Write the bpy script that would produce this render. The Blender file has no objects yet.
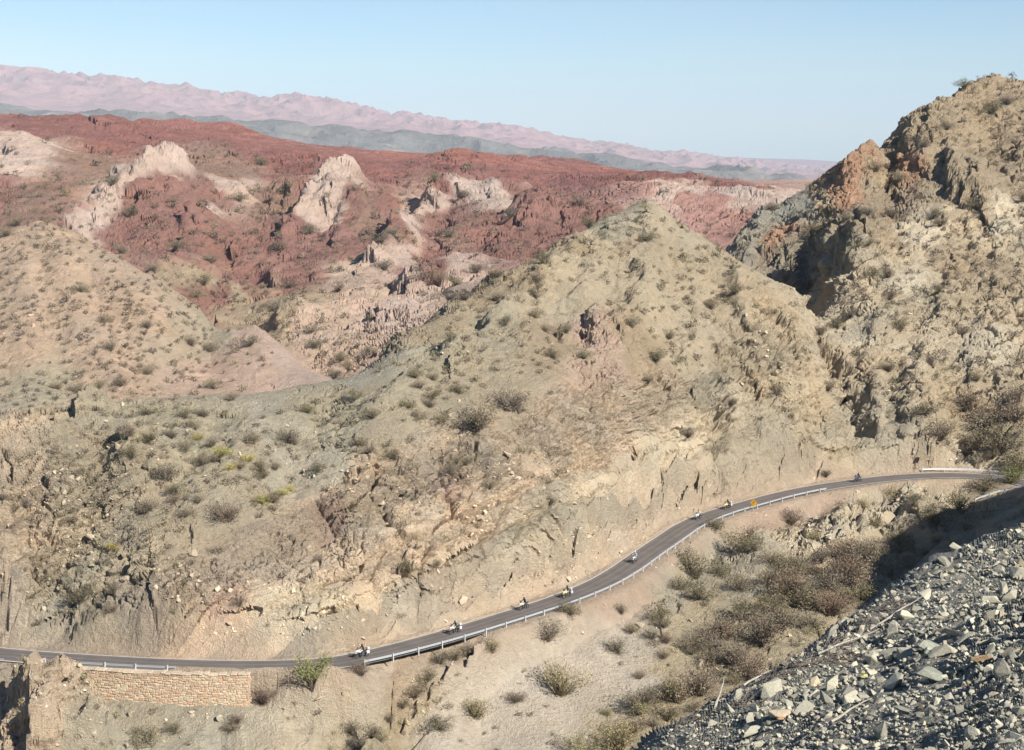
import bpy, bmesh, math, random, time
import numpy as np
from mathutils import Vector, Matrix
T0 = time.time()
rng = np.random.default_rng(11)
random.seed(5)
scene = bpy.context.scene
COL = scene.collection

# ------------------------------------------------------------------ camera and view geometry
FPX, W, H = 1700.0, 1024, 750
PITCH = math.radians(8.2)
CAMZ = 68.0
SP, CP = math.sin(PITCH), math.cos(PITCH)

def px_dir(px, py):
    x = (np.asarray(px, float) - W / 2) / FPX
    y = -(np.asarray(py, float) - H / 2) / FPX
    return x, CP + y * SP, -SP + y * CP

def px_ae(px, py):
    dx, dy, dz = px_dir(px, py)
    return np.arctan2(dx, dy), dz / np.hypot(dx, dy)

def proj(P):
    P = np.asarray(P, float)
    x, y, z = P[..., 0], P[..., 1], P[..., 2] - CAMZ
    d = y * CP - z * SP
    u = y * SP + z * CP
    return W / 2 + FPX * x / d, H / 2 - FPX * u / d, d

def unplane(px, py, z=-68.0):
    dx, dy, dz = px_dir(px, py)
    t = z / dz
    return np.stack([dx * t, dy * t], -1)

SUN_EL, SUN_AZ = 36.0, -42.0          # azimuth counted from +X towards +Y
se, sa = math.radians(SUN_EL), math.radians(SUN_AZ)
SUN = Vector((math.cos(se) * math.cos(sa), math.cos(se) * math.sin(sa), math.sin(se)))

# ------------------------------------------------------------------ noise
def _hash(ix, iy, iz, seed):
    h = (ix.astype(np.uint32) * np.uint32(374761393)) ^ (iy.astype(np.uint32) * np.uint32(668265263)) \
        ^ (iz.astype(np.uint32) * np.uint32(2147483647 & 0x9E3779B1)) ^ np.uint32((seed * 2654435761) & 0xFFFFFFFF)
    h = (h ^ (h >> np.uint32(13))) * np.uint32(1274126177)
    return h ^ (h >> np.uint32(16))
_G = rng.normal(size=(256, 3)).astype(np.float32)
_G /= np.linalg.norm(_G, axis=1, keepdims=True)

def noise3(x, y, z, seed=0):
    x = np.asarray(x, np.float32); y = np.asarray(y, np.float32); z = np.asarray(z, np.float32)
    fx, fy, fz = np.floor(x), np.floor(y), np.floor(z)
    ix, iy, iz = fx.astype(np.int32), fy.astype(np.int32), fz.astype(np.int32)
    x, y, z = x - fx, y - fy, z - fz
    u, v, w = (t * t * t * (t * (t * 6 - 15) + 10) for t in (x, y, z))
    out = 0
    for c in range(8):
        a, b, d = c & 1, (c >> 1) & 1, c >> 2
        g = _G[_hash(ix + a, iy + b, iz + d, seed) & np.uint32(255)]
        val = g[..., 0] * (x - a) + g[..., 1] * (y - b) + g[..., 2] * (z - d)
        out = out + val * (u if a else 1 - u) * (v if b else 1 - v) * (w if d else 1 - w)
    return out * 1.6

def noise2(x, y, seed=0):
    x = np.asarray(x, np.float32); y = np.asarray(y, np.float32)
    fx, fy = np.floor(x), np.floor(y)
    ix, iy = fx.astype(np.int32), fy.astype(np.int32)
    iz = np.zeros_like(ix)
    x, y = x - fx, y - fy
    u, v = (t * t * t * (t * (t * 6 - 15) + 10) for t in (x, y))
    out = 0
    for c in range(4):
        a, b = c & 1, c >> 1
        g = _G[_hash(ix + a, iy + b, iz, seed) & np.uint32(255)]
        n = np.hypot(g[..., 0], g[..., 1]) + 1e-3
        val = (g[..., 0] * (x - a) + g[..., 1] * (y - b)) / n
        out = out + val * (u if a else 1 - u) * (v if b else 1 - v)
    return out * 1.5

def worley3(x, y, z, seed=0):
    """nearest and second nearest feature distance (2x2x2 search) and a random value per cell"""
    fx, fy, fz = np.floor(x - .5), np.floor(y - .5), np.floor(z - .5)
    ix, iy, iz = fx.astype(np.int32), fy.astype(np.int32), fz.astype(np.int32)
    d1 = np.full(x.shape, 9., np.float32); d2 = np.full(x.shape, 9., np.float32); idv = np.zeros(x.shape, np.float32)
    for c in range(8):
        a, b, d = c & 1, (c >> 1) & 1, c >> 2
        h = _hash(ix + a, iy + b, iz + d, seed)
        jx = (h & np.uint32(255)).astype(np.float32) / 255 * .8 + .1; jy = ((h >> np.uint32(8)) & np.uint32(255)).astype(np.float32) / 255 * .8 + .1
        jz = ((h >> np.uint32(16)) & np.uint32(255)).astype(np.float32) / 255 * .8 + .1
        q = (x - fx - a - jx) ** 2 + (y - fy - b - jy) ** 2 + (z - fz - d - jz) ** 2
        near_ = q < d1
        d2 = np.where(near_, d1, np.minimum(d2, q)); idv = np.where(near_, ((h >> np.uint32(24)) & np.uint32(255)).astype(np.float32) / 255, idv); d1 = np.minimum(d1, q)
    return np.sqrt(d1), np.sqrt(d2), idv

def sstep(a, b, x):
    t = np.clip((x - a) / (b - a), 0, 1)
    return t * t * (3 - 2 * t)

# ------------------------------------------------------------------ road axis (flat at world z = 0)
ROADW = 5.2
_rp = np.array([(-260, 640), (-120, 646), (-40, 650), (20, 656), (70, 659.5), (120, 662.5), (170, 665), (230, 666.6), (290, 666), (330, 663.5),
                (362, 658), (400, 649), (450, 635.5), (500, 620), (530, 610.5), (562, 600), (600, 584.5), (625, 569.5),
                (642, 557), (662, 543.5), (690, 524), (720, 512.3), (750, 504.2), (782, 495.2), (815, 488.3), (858, 481.8),
                (900, 477), (945, 474.8), (985, 476.3), (1012, 480), (1040, 487), (1075, 498), (1120, 510)], float)
_rw = unplane(_rp[:, 0], _rp[:, 1])
def smooth_poly(p, step):
    for _ in range(3):
        q = [p[0]]
        for a, b in zip(p[:-1], p[1:]):
            q += [a * .75 + b * .25, a * .25 + b * .75]
        q.append(p[-1]); p = np.array(q)
    s = np.r_[0, np.cumsum(np.linalg.norm(np.diff(p, axis=0), axis=1))]
    t = np.arange(0, s[-1], step)
    return np.stack([np.interp(t, s, p[:, 0]), np.interp(t, s, p[:, 1])], 1)
ROAD = smooth_poly(_rw, 1.0)
_t = np.gradient(ROAD, axis=0); _t /= np.linalg.norm(_t, axis=1, keepdims=True)
RTAN = _t
RNRM = np.stack([-_t[:, 1], _t[:, 0]], 1)         # to the left of travel = away from the camera (far side)
def road_idx_px(px):
    P = np.c_[ROAD, np.zeros(len(ROAD))]
    q, _, _ = proj(P)
    return int(np.argmin(np.abs(q - px)))

# ------------------------------------------------------------------ terrain control points: (pixel x, pixel y, distance)
pts = []                                           # (az, ln r, e)
def A(*l):
    for px, py, r in l:
        a, e = px_ae(px, py); pts.append((float(a), math.log(r), float(e)))
def Z(*l):                                         # pixel x, distance, height relative to the camera
    for px, r, z in l:
        a, _ = px_ae(px, 375); pts.append((float(a), math.log(r), z / r))
def line(l, step=28):
    l = np.array(l, float); out = []
    for p, q in zip(l[:-1], l[1:]):
        n = max(1, int(np.hypot(*(q - p)[:2]) / step))
        for k in range(n): out.append(p + (q - p) * k / n)
    out.append(l[-1]); return out
def LN(l, drop=None, dr=1.1, step=28):
    for px, py, r in line(l, step):
        A((px, py, r))
        if drop is not None:
            a, e = px_ae(px, py); pts.append((float(a), math.log(r * dr), float(e) - drop))

for px in (-700, -350, -100, 100, 300, 470):
    Z((px, 3, -2.0), (px, 6, -3.4), (px, 15, -8.5), (px, 40, -23), (px, 80, -46), (px, 125, -66), (px, 165, -77))
for px in (580,): Z((px, 3, -2.0), (px, 6, -3.2), (px, 15, -7.6), (px, 40, -18.5), (px, 80, -42), (px, 125, -64), (px, 165, -76))
# scree in the foreground
for px in (700, 850, 1024): Z((px, 3, -1.8), (px, 6, -2.75), (px, 12, -4.9))
A((640, 750, 40), (700, 750, 36), (775, 750, 32), (850, 750, 28), (940, 750, 25), (1024, 750, 22))
LN([(640, 750, 42), (700, 716, 44), (760, 681, 47), (830, 640, 52), (880, 600, 57), (940, 566, 64), (1024, 534, 74)], drop=.05, dr=1.15)
A((830, 700, 38), (930, 680, 36), (1024, 640, 36), (960, 620, 46), (1024, 580, 52), (880, 650, 44))
def plane_z(px, r):
    a, _ = px_ae(px, 375); return -8.3 + .37 * (r * math.sin(a) - 6.4) - .29 * (r * math.cos(a) - 21)
for px in (1120, 1230, 1350, 1550):
    for r in (14, 30, 55, 90): Z((px, r, plane_z(px, r) - (1.0 if px > 1200 else 0)))
    Z((px, 3, -2.0), (px, 6, -3.2))
Z((1120, 150, -52), (1120, 220, -66), (1230, 150, -45), (1230, 225, -60), (1190, 265, -66), (1350, 150, -34), (1335, 215, -34), (1330, 262, -24), (1300, 300, -30), (1450, 262, -9), (1550, 200, -22), (1500, 330, -25))
Z((700, 60, -30), (700, 100, -52), (700, 160, -70), (800, 80, -32), (800, 120, -50), (800, 190, -72.5), (900, 100, -38), (900, 150, -57), (900, 220, -72.5),
  (1024, 110, -36), (1024, 180, -57), (1024, 250, -71))
# ravine floor
LN([(540, 800, 196), (600, 758, 209), (650, 722, 216), (730, 660, 236), (790, 620, 252), (880, 560, 285), (950, 520, 303), (1024, 497, 318), (1150, 480, 330)])
A((600, 745, 212), (480, 660, 224), (480, 745, 211), (600, 640, 235), (560, 690, 223), (660, 690, 225), (640, 640, 238), (540, 640, 231), (420, 745, 208), (400, 690, 217),
  (830, 530, 297), (700, 590, 261), (850, 508, 309), (760, 560, 276), (760, 530, 291), (920, 495, 312), (660, 610, 247))
# below the wall
A((100, 700, 209.5), (200, 700, 209.5), (300, 700, 209.5), (340, 690, 212), (0, 700, 208), (100, 750, 203), (220, 750, 203), (330, 750, 203), (0, 750, 202), (-150, 720, 204))
# road bench
for k in range(0, len(ROAD), 5):
    p = ROAD[k]; r = math.hypot(*p); pts.append((math.atan2(p[0], p[1]), math.log(r), -68.0 / r))
# cut face above the road, and the edge of the grey bench
LN([(150, 590, 223), (230, 545, 230), (330, 490, 241), (400, 450, 249), (480, 425, 260), (560, 395, 277), (620, 385, 292), (680, 385, 315), (740, 400, 327), (800, 425, 333)], step=40)
A((0, 560, 232), (0, 470, 252), (-150, 520, 240), (-150, 420, 272), (60, 450, 252))
# silhouette of the bench and the round central hill
S1 = [(-250, 420, 270), (-60, 412, 270), (60, 405, 272), (150, 400, 278), (260, 395, 283), (330, 382, 290), (370, 368, 296), (420, 330, 312), (480, 290, 332), (540, 252, 355),
      (600, 219, 380), (640, 201, 395), (662, 206, 397), (700, 235, 392), (750, 270, 388), (800, 296, 384)]
LN(S1, drop=.03, dr=1.09)
A((560, 330, 318), (640, 300, 335), (720, 330, 345), (480, 350, 296), (760, 370, 340), (700, 280, 365), (600, 270, 348))
# gully between the hills
LN([(800, 297, 386), (820, 340, 376), (840, 385, 363), (860, 415, 354), (880, 440, 346), (905, 462, 339)], step=24)
# right hill
LN([(735, 240, 465), (765, 214, 470), (790, 203, 476), (815, 185, 485), (840, 166, 494), (870, 148, 505), (905, 120, 517), (940, 100, 528), (962, 85, 534), (988, 75, 540), (1024, 82, 556),
    (1090, 110, 575), (1200, 150, 590), (1400, 160, 600)], drop=.06, dr=1.13)
A((800, 262, 452), (790, 275, 440), (775, 245, 462), (845, 250, 424), (850, 275, 412), (870, 225, 440), (890, 182, 492), (900, 300, 404), (950, 250, 430), (950, 350, 384), (1024, 300, 412),
  (1024, 180, 482), (1024, 420, 360), (930, 440, 347), (950, 180, 474), (1150, 420, 362), (1150, 250, 460), (1300, 400, 400), (880, 350, 378), (985, 130, 512))
# tan hill on the left
LN([(-200, 250, 590), (-60, 240, 570), (0, 232, 560), (40, 222, 545), (80, 232, 535), (120, 255, 520), (160, 280, 505), (200, 310, 490), (222, 331, 482)], drop=.018, dr=1.08)
LN([(-200, 405, 425), (0, 402, 420), (100, 396, 422), (165, 390, 428)], step=50)
LN([(165, 388, 432), (215, 338, 480)], step=20)
LN([(235, 331, 489), (255, 325, 492), (290, 349, 472), (322, 375, 452)], drop=.016, dr=1.07)
A((240, 385, 436), (280, 383, 440), (100, 300, 475), (60, 350, 447), (150, 340, 455), (0, 300, 480))
# pink and brown hills
A((340, 350, 540), (300, 322, 575), (400, 328, 545), (420, 300, 600), (470, 278, 620), (360, 310, 590), (330, 290, 640))
A((230, 318, 640), (200, 250, 730), (180, 176, 850), (158, 180, 860), (120, 208, 830), (95, 228, 800), (60, 200, 850), (0, 200, 860), (60, 165, 950), (0, 160, 960), (20, 145, 1020), (-150, 200, 860), (-150, 150, 1000),
  (260, 230, 820), (250, 180, 950), (335, 180, 900), (350, 200, 820), (370, 255, 725), (300, 255, 750), (290, 205, 900), (430, 206, 880), (430, 240, 780), (400, 272, 690), (395, 220, 860),
  (520, 230, 780), (500, 203, 850), (560, 240, 740), (600, 210, 810), (470, 262, 690), (650, 192, 850), (700, 194, 880), (750, 197, 900), (785, 204, 880), (710, 218, 800), (730, 232, 760), (770, 210, 800), (900, 200, 900), (1100, 200, 900))
# red badlands
A((-150, 140, 1150), (50, 150, 1150), (120, 155, 1150), (250, 172, 1100), (400, 178, 1100), (550, 190, 1050), (640, 180, 1100), (720, 184, 1200), (800, 192, 1200), (200, 147, 1500), (400, 168, 1500), (560, 174, 1500), (0, 130, 1400), (700, 187, 1600))
LN([(-250, 116, 1700), (0, 122, 1700), (40, 136, 1850), (100, 142, 2000), (180, 136, 1900), (235, 139, 1900), (280, 153, 2000), (330, 157, 2100), (400, 163, 2200), (480, 167, 2200), (550, 166, 2000),
    (600, 171, 2000), (700, 186, 2000), (770, 195, 2000), (850, 197, 2000), (1100, 205, 2000)], drop=.03, dr=1.2, step=40)
Z((-400, 3200, -260), (100, 3200, -260), (600, 3200, -280), (1300, 3200, -280), (1300, 1200, -60), (1300, 760, -50), (1000, 760, -60))

P = np.array(pts)
def rbf_fit(P, ku, kv, c=.12):
    X = np.c_[P[:, 0] * ku, P[:, 1] * kv]
    D = np.sqrt(((X[:, None] - X[None]) ** 2).sum(-1) + c * c)
    n = len(X); M = np.zeros((n + 3, n + 3))
    M[:n, :n] = D + np.eye(n) * -1e-3
    M[:n, n] = 1; M[:n, n + 1:] = X; M[n:, :n] = M[:n, n:].T
    w = np.linalg.solve(M, np.r_[P[:, 2], 0, 0, 0])
    def f(u, v):
        U, V = np.ravel(u) * ku, np.ravel(v) * kv
        out = np.empty(len(U))
        for i in range(0, len(U), 20000):
            s = slice(i, i + 20000)
            d = np.sqrt((U[s, None] - X[None, :, 0]) ** 2 + (V[s, None] - X[None, :, 1]) ** 2 + c * c)
            out[s] = d @ w[:n] + w[n] + U[s] * w[n + 1] + V[s] * w[n + 2]
        return out.reshape(np.shape(u))
    return f
rbf = rbf_fit(P, 17.0, 4.0)

# columns: fine inside the picture, coarse outside
HALF = math.radians(21)
az_in = np.linspace(-HALF, HALF, 1190)
az_l = -HALF - np.cumsum(np.linspace(.0006, .03, 40)); az_r = HALF + np.cumsum(np.linspace(.0006, .022, 48))
AZ = np.r_[az_l[::-1], az_in, az_r]
NC = len(AZ)
LR0, LR1, NR = math.log(2.5), math.log(3300.0), 2000
caz = np.linspace(AZ[0], AZ[-1], 300); clr = np.linspace(LR0, LR1, 560)
CE = rbf(*np.meshgrid(caz, clr, indexing='ij'))
def bil(az, lr):
    fi = np.clip((az - caz[0]) / (caz[1] - caz[0]), 0, len(caz) - 1.001); fj = np.clip((lr - clr[0]) / (clr[1] - clr[0]), 0, len(clr) - 1.001)
    i = fi.astype(int); j = fj.astype(int); a = fi - i; b = fj - j
    return (CE[i, j] * (1 - a) * (1 - b) + CE[i + 1, j] * a * (1 - b) + CE[i, j + 1] * (1 - a) * b + CE[i + 1, j + 1] * a * b)
lfine = np.linspace(LR0, LR1, 2600)
LR = np.empty((NC, NR))
# row spacing follows the slope; averaged over neighbouring columns so that rows stay smooth
EF = bil(AZ[:, None] + 0 * lfine, lfine[None] + 0 * AZ[:, None])
de = np.abs(np.gradient(EF, axis=1)) * 1700
wgt = np.where(lfine > math.log(150), 1.0, .3)
spd = np.minimum(de * wgt, 3.5) + .06 + .26 * (lfine > math.log(190)) * (lfine < math.log(900)) + 1.0 * (lfine >= math.log(900)) * (lfine < math.log(2300))
ker = np.hanning(41); ker /= ker.sum()
pad = np.pad(spd, ((20, 20), (0, 0)), 'edge')
spd = sum(pad[k:k + NC] * ker[k] for k in range(41))
cs = np.cumsum(spd, axis=1)
for i in range(NC):
    LR[i] = np.interp(np.linspace(cs[i, 0], cs[i, -1], NR), cs[i], lfine)
E = bil(AZ[:, None] + 0 * LR, LR)
R = np.exp(LR)
X = (R * np.sin(AZ)[:, None]); Y = (R * np.cos(AZ)[:, None]); Zr = E * R      # Zr relative to the camera

# ---- local rock fins: (axis px,py,r ...), height, half width, softness on the sunless side
def bump(path, h, wl, wr, taper=True, nz=.35, seed=3, cut=1.0):
    global Zr
    q = []
    for px, py, r in path:
        a, _ = px_ae(px, py); q.append((r * math.sin(a), r * math.cos(a)))
    q = np.array(q)
    lo = q.min(0) - 3 * max(wl, wr); hi = q.max(0) + 3 * max(wl, wr)
    m = np.where((X > lo[0]) & (X < hi[0]) & (Y > lo[1]) & (Y < hi[1]))
    if len(m[0]) == 0: return
    x, y = X[m], Y[m]
    w0 = (wl + wr) / 2
    x2 = x + noise2(x / w0 / 1.2, y / w0 / 1.2, seed) * w0 * nz + noise2(x / w0 * 2.2, y / w0 * 2.2, seed + 1) * w0 * nz * .4
    y2 = y + noise2(x / w0 / 1.2, y / w0 / 1.2, seed + 5) * w0 * nz
    best = np.full(x.shape, 1e9); sgn = np.zeros(x.shape)
    if len(q) == 1:
        best = np.hypot(x2 - q[0, 0], y2 - q[0, 1]); sgn = x2 - q[0, 0]
    for a, b in zip(q[:-1], q[1:]):
        d = b - a; L = (d ** 2).sum()
        t = np.clip(((x2 - a[0]) * d[0] + (y2 - a[1]) * d[1]) / L, 0, 1)
        ex, ey = x2 - a[0] - t * d[0], y2 - a[1] - t * d[1]
        dd = np.hypot(ex, ey); k = dd < best
        best = np.where(k, dd, best); sgn = np.where(k, ex, sgn)
    w = np.where(sgn < 0, wl, wr)
    v = np.clip(1 - best / w / 1.6, 0, 1)
    v = v * v * (3 - 2 * v)
    v = np.minimum(v, cut) / cut
    v = v * (1 + .25 * noise2(x / w0 * 1.5, y / w0 * 1.5, seed + 9))
    Zr[m] += h * v

# left rock column by the road, with the shaded hole at its left
bump([(44, 712, 201), (46, 690, 204), (48, 672, 206.6)], 9.5, 2.8, 6.5, nz=.45, cut=.55)
bump([(12, 740, 201)], 5.0, 1.6, 3, nz=.3)
bump([(110, 675, 206.7)], 2.0, 1.5, 2.5)
# knob on the bench and crags on the cut face
bump([(84, 408, 268)], 3.6, 2.0, 4.5); bump([(75, 590, 222), (70, 570, 226)], 2.2, 1.0, 3.5); 
bump([(130, 440, 255), (128, 470, 249)], 2.5, 2.5, 2)
bump([(148, 590, 221), (140, 612, 218)], 1.8, 2.0, 5)
bump([(592, 352, 313), (602, 325, 322)], 2.6, 1.4, 6); bump([(562, 362, 309)], 2.2, 1.0, 2.5)
bump([(235, 220, 385)], .1, 2, 2)
bump([(490, 300, 330)], 2.0, 4, 5); bump([(385, 362, 300)], 2.0, 2, 6); bump([(445, 318, 318)], 2.0, 3, 6)
# right hill crags, steep on the left where the shade lies
bump([(846, 268, 418), (842, 245, 424)], 8, 2.0, 9, nz=.35); bump([(862, 255, 424), (858, 235, 432)], 4, 1.5, 5, nz=.35)
for pth_, h_ in (([(868, 164, 498), (855, 190, 484), (842, 216, 472)], 3.0), ([(892, 146, 506), (880, 172, 492), (868, 204, 474)], 2.5), ([(918, 130, 512), (906, 160, 496), (894, 194, 478)], 3.2), ([(938, 116, 518), (930, 140, 506), (918, 172, 486)], 2.5)):
    bump(pth_, h_, 1.5, 4.5, nz=.45)
bump([(958, 190, 466), (952, 165, 480)], 4.5, 2, 9, nz=.45); bump([(985, 215, 455), (975, 190, 468)], 3, 2, 9, nz=.45)
bump([(775, 225, 455)], 4, 3, 7); bump([(745, 245, 440)], 3, 3, 7); bump([(800, 225, 462)], 3.5, 2, 6)

# cream spines
bump([(176, 172, 862), (150, 182, 855), (118, 206, 830), (92, 228, 800), (66, 250, 770)], 9, 3, 12, nz=.35); bump([(348, 170, 910), (334, 182, 896), (318, 210, 850), (304, 238, 800), (284, 266, 760)], 9.5, 3, 12, nz=.35)
bump([(446, 196, 895), (430, 210, 876), (410, 240, 820), (390, 272, 730), (372, 292, 690)], 7.5, 2.5, 10, nz=.35); bump([(22, 158, 1000)], 8, 12, 36); bump([(290, 222, 860)], 8, 5, 18)
bump([(410, 290, 640), (440, 276, 680)], 7, 6, 20); bump([(380, 325, 575)], 5, 4, 12); bump([(278, 318, 590)], 6, 4, 12)
bump([(480, 196, 900), (440, 200, 880)], 6, 16, 20); bump([(560, 222, 800), (590, 212, 810)], 3, 8, 26); bump([(520, 230, 800)], 2.5, 8, 20)
bump([(745, 196, 900)], 5, 14, 22); bump([(690, 197, 880), (660, 199, 860)], 2.5, 10, 24); bump([(190, 240, 760)], 8, 8, 34); bump([(240, 260, 740)], 6, 7, 26)
rf = random.Random(4)
for k in range(46):
    px = rf.uniform(-10, 590); py = rf.uniform(172, 300); r_ = 1000 - (py - 165) * 2.6 + rf.uniform(-40, 40)
    if py > 235 + 60 * (px > 150) or (px < 130 and py > 225) or py > 200 + (640 - px) * .35: continue
    dx_ = rf.uniform(8, 26); dy_ = rf.uniform(14, 36)
    bump([(px, py, r_), (px - dx_ * .6, py + dy_ * .6, r_ - dy_ * 1.6), (px - dx_, py + dy_, r_ - dy_ * 2.8)], rf.uniform(3, 5.5), rf.uniform(4, 7), rf.uniform(14, 26), nz=.35, seed=k + 20)
for k in range(60):
    px = rf.uniform(-20, 740); py = np.interp(px, (0, 250, 500, 740), (124, 150, 168, 186)) + rf.uniform(9, 36); r_ = np.interp(py - np.interp(px, (0, 250, 500, 740), (124, 150, 168, 186)), (0, 34), (1900, 1150))
    bump([(px, py, r_), (px + rf.uniform(-30, 10), py + rf.uniform(3, 9), r_ * .93)], rf.uniform(2, 4.5) * (1 if px < 470 else .45) * r_ / 1700 * 1.2, rf.uniform(16, 30), rf.uniform(40, 90), nz=.5, seed=k + 90)
for (px, py, r) in ((180, 122, 1880), (140, 126, 1900), (235, 126, 1900), (550, 158, 1980), (420, 152, 2180), (20, 114, 1720), (95, 128, 1950)):
    bump([(px, py + 9, r)], 9, 45, 75, nz=.4)

# ------------------------------------------------------------------ visible point under a pixel, on the smooth ground
def hit_rc(px, py, Zs):
    a, e = px_ae(px, py)
    c = int(np.argmin(np.abs(AZ - a)))
    ok = np.where((Zs[c] / R[c] >= e))[0]
    return c, (int(ok[0]) if len(ok) else NR - 1)

# ribs and gullies on the slopes; their distance comes from the smooth ground itself
def rib(pp, h, wl, wr, nz=.45, seed=60):
    q = []
    for px, py in pp:
        c, j = hit_rc(px, py, Zr); q.append((px, py, R[c, j]))
    bump(q, h, wl, wr, nz=nz, seed=seed)
for k_, (pp, h_, a_, b_) in enumerate((
        ([(575, 250), (520, 305), (455, 360)], 2.6, 2.5, 7), ([(610, 235), (585, 290), (560, 330)], 1.8, 2, 6), ([(690, 245), (702, 310), (690, 370)], 2.0, 2.5, 8), ([(738, 280), (758, 345), (772, 430)], 1.8, 2.5, 7),
        ([(650, 225), (645, 290), (625, 330)], 1.8, 2, 7), ([(715, 275), (733, 340), (748, 420)], -1.4, 2.5, 3), ([(672, 250), (672, 310), (655, 370)], -1.8, 2.5, 3), ([(808, 310), (828, 350), (846, 390), (866, 425)], -4.5, 3, 3),
        ([(785, 320), (805, 370), (822, 420)], 2.4, 2, 5), ([(540, 290), (500, 330)], -1.6, 2, 3), ([(620, 260), (605, 310)], -1.5, 2, 3), ([(905, 260), (880, 320), (870, 380)], 1.5, 2.5, 7), ([(960, 270), (930, 340), (915, 410)], 1.6, 3, 8), ([(1005, 240), (985, 320), (970, 390)], 1.6, 3, 8),
        ([(930, 290), (905, 350), (890, 410)], -1.2, 3, 3), ([(985, 280), (958, 340), (945, 400)], -1.2, 3, 3), ([(330, 405), (300, 450), (290, 480)], -1.2, 2.5, 3), ([(220, 410), (190, 450), (150, 500)], -1.6, 2.5, 3), ([(260, 420), (230, 470), (190, 520)], 1.4, 2, 5), ([(400, 385), (360, 430)], 1.2, 2, 5),
        ([(60, 260), (80, 320), (110, 385)], 1.3, 4, 9), ([(110, 270), (150, 330), (185, 375)], 1.3, 4, 9), ([(20, 250), (20, 320), (30, 390)], 1.2, 4, 9), ([(85, 270), (115, 330), (145, 385)], -1.4, 3, 4), ([(40, 250), (50, 320), (65, 390)], -1.3, 3, 4), ([(255, 335), (268, 360), (275, 385)], 1.2, 3, 6))):
    rib(pp, h_, a_, b_, seed=60 + k_)

# ------------------------------------------------------------------ rock and soil seeds: pixel, colour, region, plants, roughness, strata
def lin(c, k=.86):
    c = np.array(c, float) / 255
    return np.where(c <= .04045, c / 12.92, ((c + .055) / 1.055) ** 2.4) * k
PAL = dict(sand=(206, 180, 154), sandp=(210, 182, 160), ggreen=(191, 179, 153), gsoil=(190, 175, 149), gpale=(194, 184, 162), tanst=(210, 190, 164), pale=(212, 198, 172),
           yel=(203, 186, 157), ochre=(186, 167, 139), pinkst=(205, 180, 158), cream=(208, 184, 166), red=(146, 104, 95), red2=(157, 109, 97), brown=(156, 128, 111),
           rbrown=(158, 120, 108), grey=(190, 178, 154), orange=(194, 156, 128), knoll=(222, 208, 187), scree=(160, 158, 148), rav=(192, 177, 148), pinkcl=(188, 146, 132), greyst=(174, 167, 150))
SEEDS = []
def sd(col, reg, veg, rough, strata, *pp):
    for p in pp: SEEDS.append((p[0], p[1], col, reg, veg, rough, strata))
sd('sand', 'tan', .95, .25, .05, (20, 260), (60, 250), (60, 300), (110, 330), (30, 350), (140, 310), (100, 380), (180, 330), (-100, 300))
sd('ggreen', 'tan', .85, .25, .05, (205, 325), (180, 330), (40, 380))
sd('sandp', 'tan', .35, .12, .02, (240, 350), (270, 365), (210, 375), (250, 335)); sd('cream', 'tan', .08, .12, .02, (300, 372), (285, 358))
sd('ggreen', 'bench', .65, .4, .1, (160, 420), (240, 420), (300, 410), (360, 400), (420, 370), (330, 440), (200, 460), (110, 430), (440, 350), (400, 390), (480, 320))
sd('gpale', 'bench', .25, .2, .02, (270, 405), (330, 460), (330, 480), (300, 470), (400, 365), (370, 380))
sd('gsoil', 'bench', .75, .4, .05, (440, 400), (500, 380), (220, 500), (180, 520), (250, 490), (150, 480), (380, 430), (520, 410))
sd('ochre', 'dark flank', .95, .5, .1, (430, 330), (480, 297), (520, 270), (390, 352), (560, 245))
sd('yel', 'central', .6, .35, .15, (600, 240), (650, 220), (640, 260), (700, 250), (740, 280), (600, 290), (660, 310), (540, 300), (720, 310), (560, 270), (690, 350))
sd('ggreen', 'central', .5, .25, .05, (620, 225), (680, 225), (560, 300), (500, 320)); sd('ochre', 'central', .6, .3, .05, (640, 250), (540, 340), (640, 350))
sd('pinkst', 'cut', .12, .7, .5, (590, 335), (600, 355)); sd('tanst', 'cut', .3, .95, .6, (600, 420), (640, 410), (570, 440), (610, 440), (550, 420))
sd('tanst', 'cut', .28, .75, .9, (420, 480), (360, 520), (460, 460), (500, 450), (330, 560), (420, 540), (480, 520), (540, 480), (200, 590), (260, 560), (170, 620), (220, 640), (150, 600))
sd('tanst', 'cut', .25, .8, 1, (240, 570), (180, 610), (290, 540), (350, 480), (420, 500), (380, 560)); sd('pinkst', 'cut', .25, .8, 1, (210, 600), (330, 520), (460, 480))
sd('pale', 'cut', .18, .55, .9, (560, 540), (620, 500), (660, 460), (520, 570), (400, 610), (330, 620), (270, 630), (460, 590), (700, 440), (720, 400), (600, 520))
sd('grey', 'cut', .15, .55, .6, (740, 440), (700, 390), (760, 420), (780, 470), (560, 500), (840, 440), (890, 440))
sd('yel', 'cut', .3, .75, .6, (780, 380), (760, 340), (800, 420), (820, 400), (840, 450))
sd('yel', 'cut', .85, .7, .5, (30, 600), (60, 560), (110, 560), (80, 520), (140, 550), (40, 640), (90, 640)); sd('gsoil', 'cut', .7, .7, .4, (60, 470), (110, 490), (90, 445))
sd('tanst', 'cut', .35, .85, .9, (10, 500), (20, 540), (30, 470), (0, 580)); sd('grey', 'cut', .3, .8, .8, (70, 600), (70, 580), (10, 640))
sd('yel', 'right', .75, .6, .4, (900, 320), (950, 300), (1000, 320), (880, 360), (940, 380), (1000, 380), (900, 260), (960, 230), (1010, 240), (860, 300), (850, 360), (1100, 300))
sd('ochre', 'right', .8, .5, .4, (930, 170), (960, 130), (990, 100), (1020, 130), (880, 240), (860, 220), (940, 270), (980, 410), (1010, 180), (960, 200), (1100, 150), (990, 280))
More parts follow.
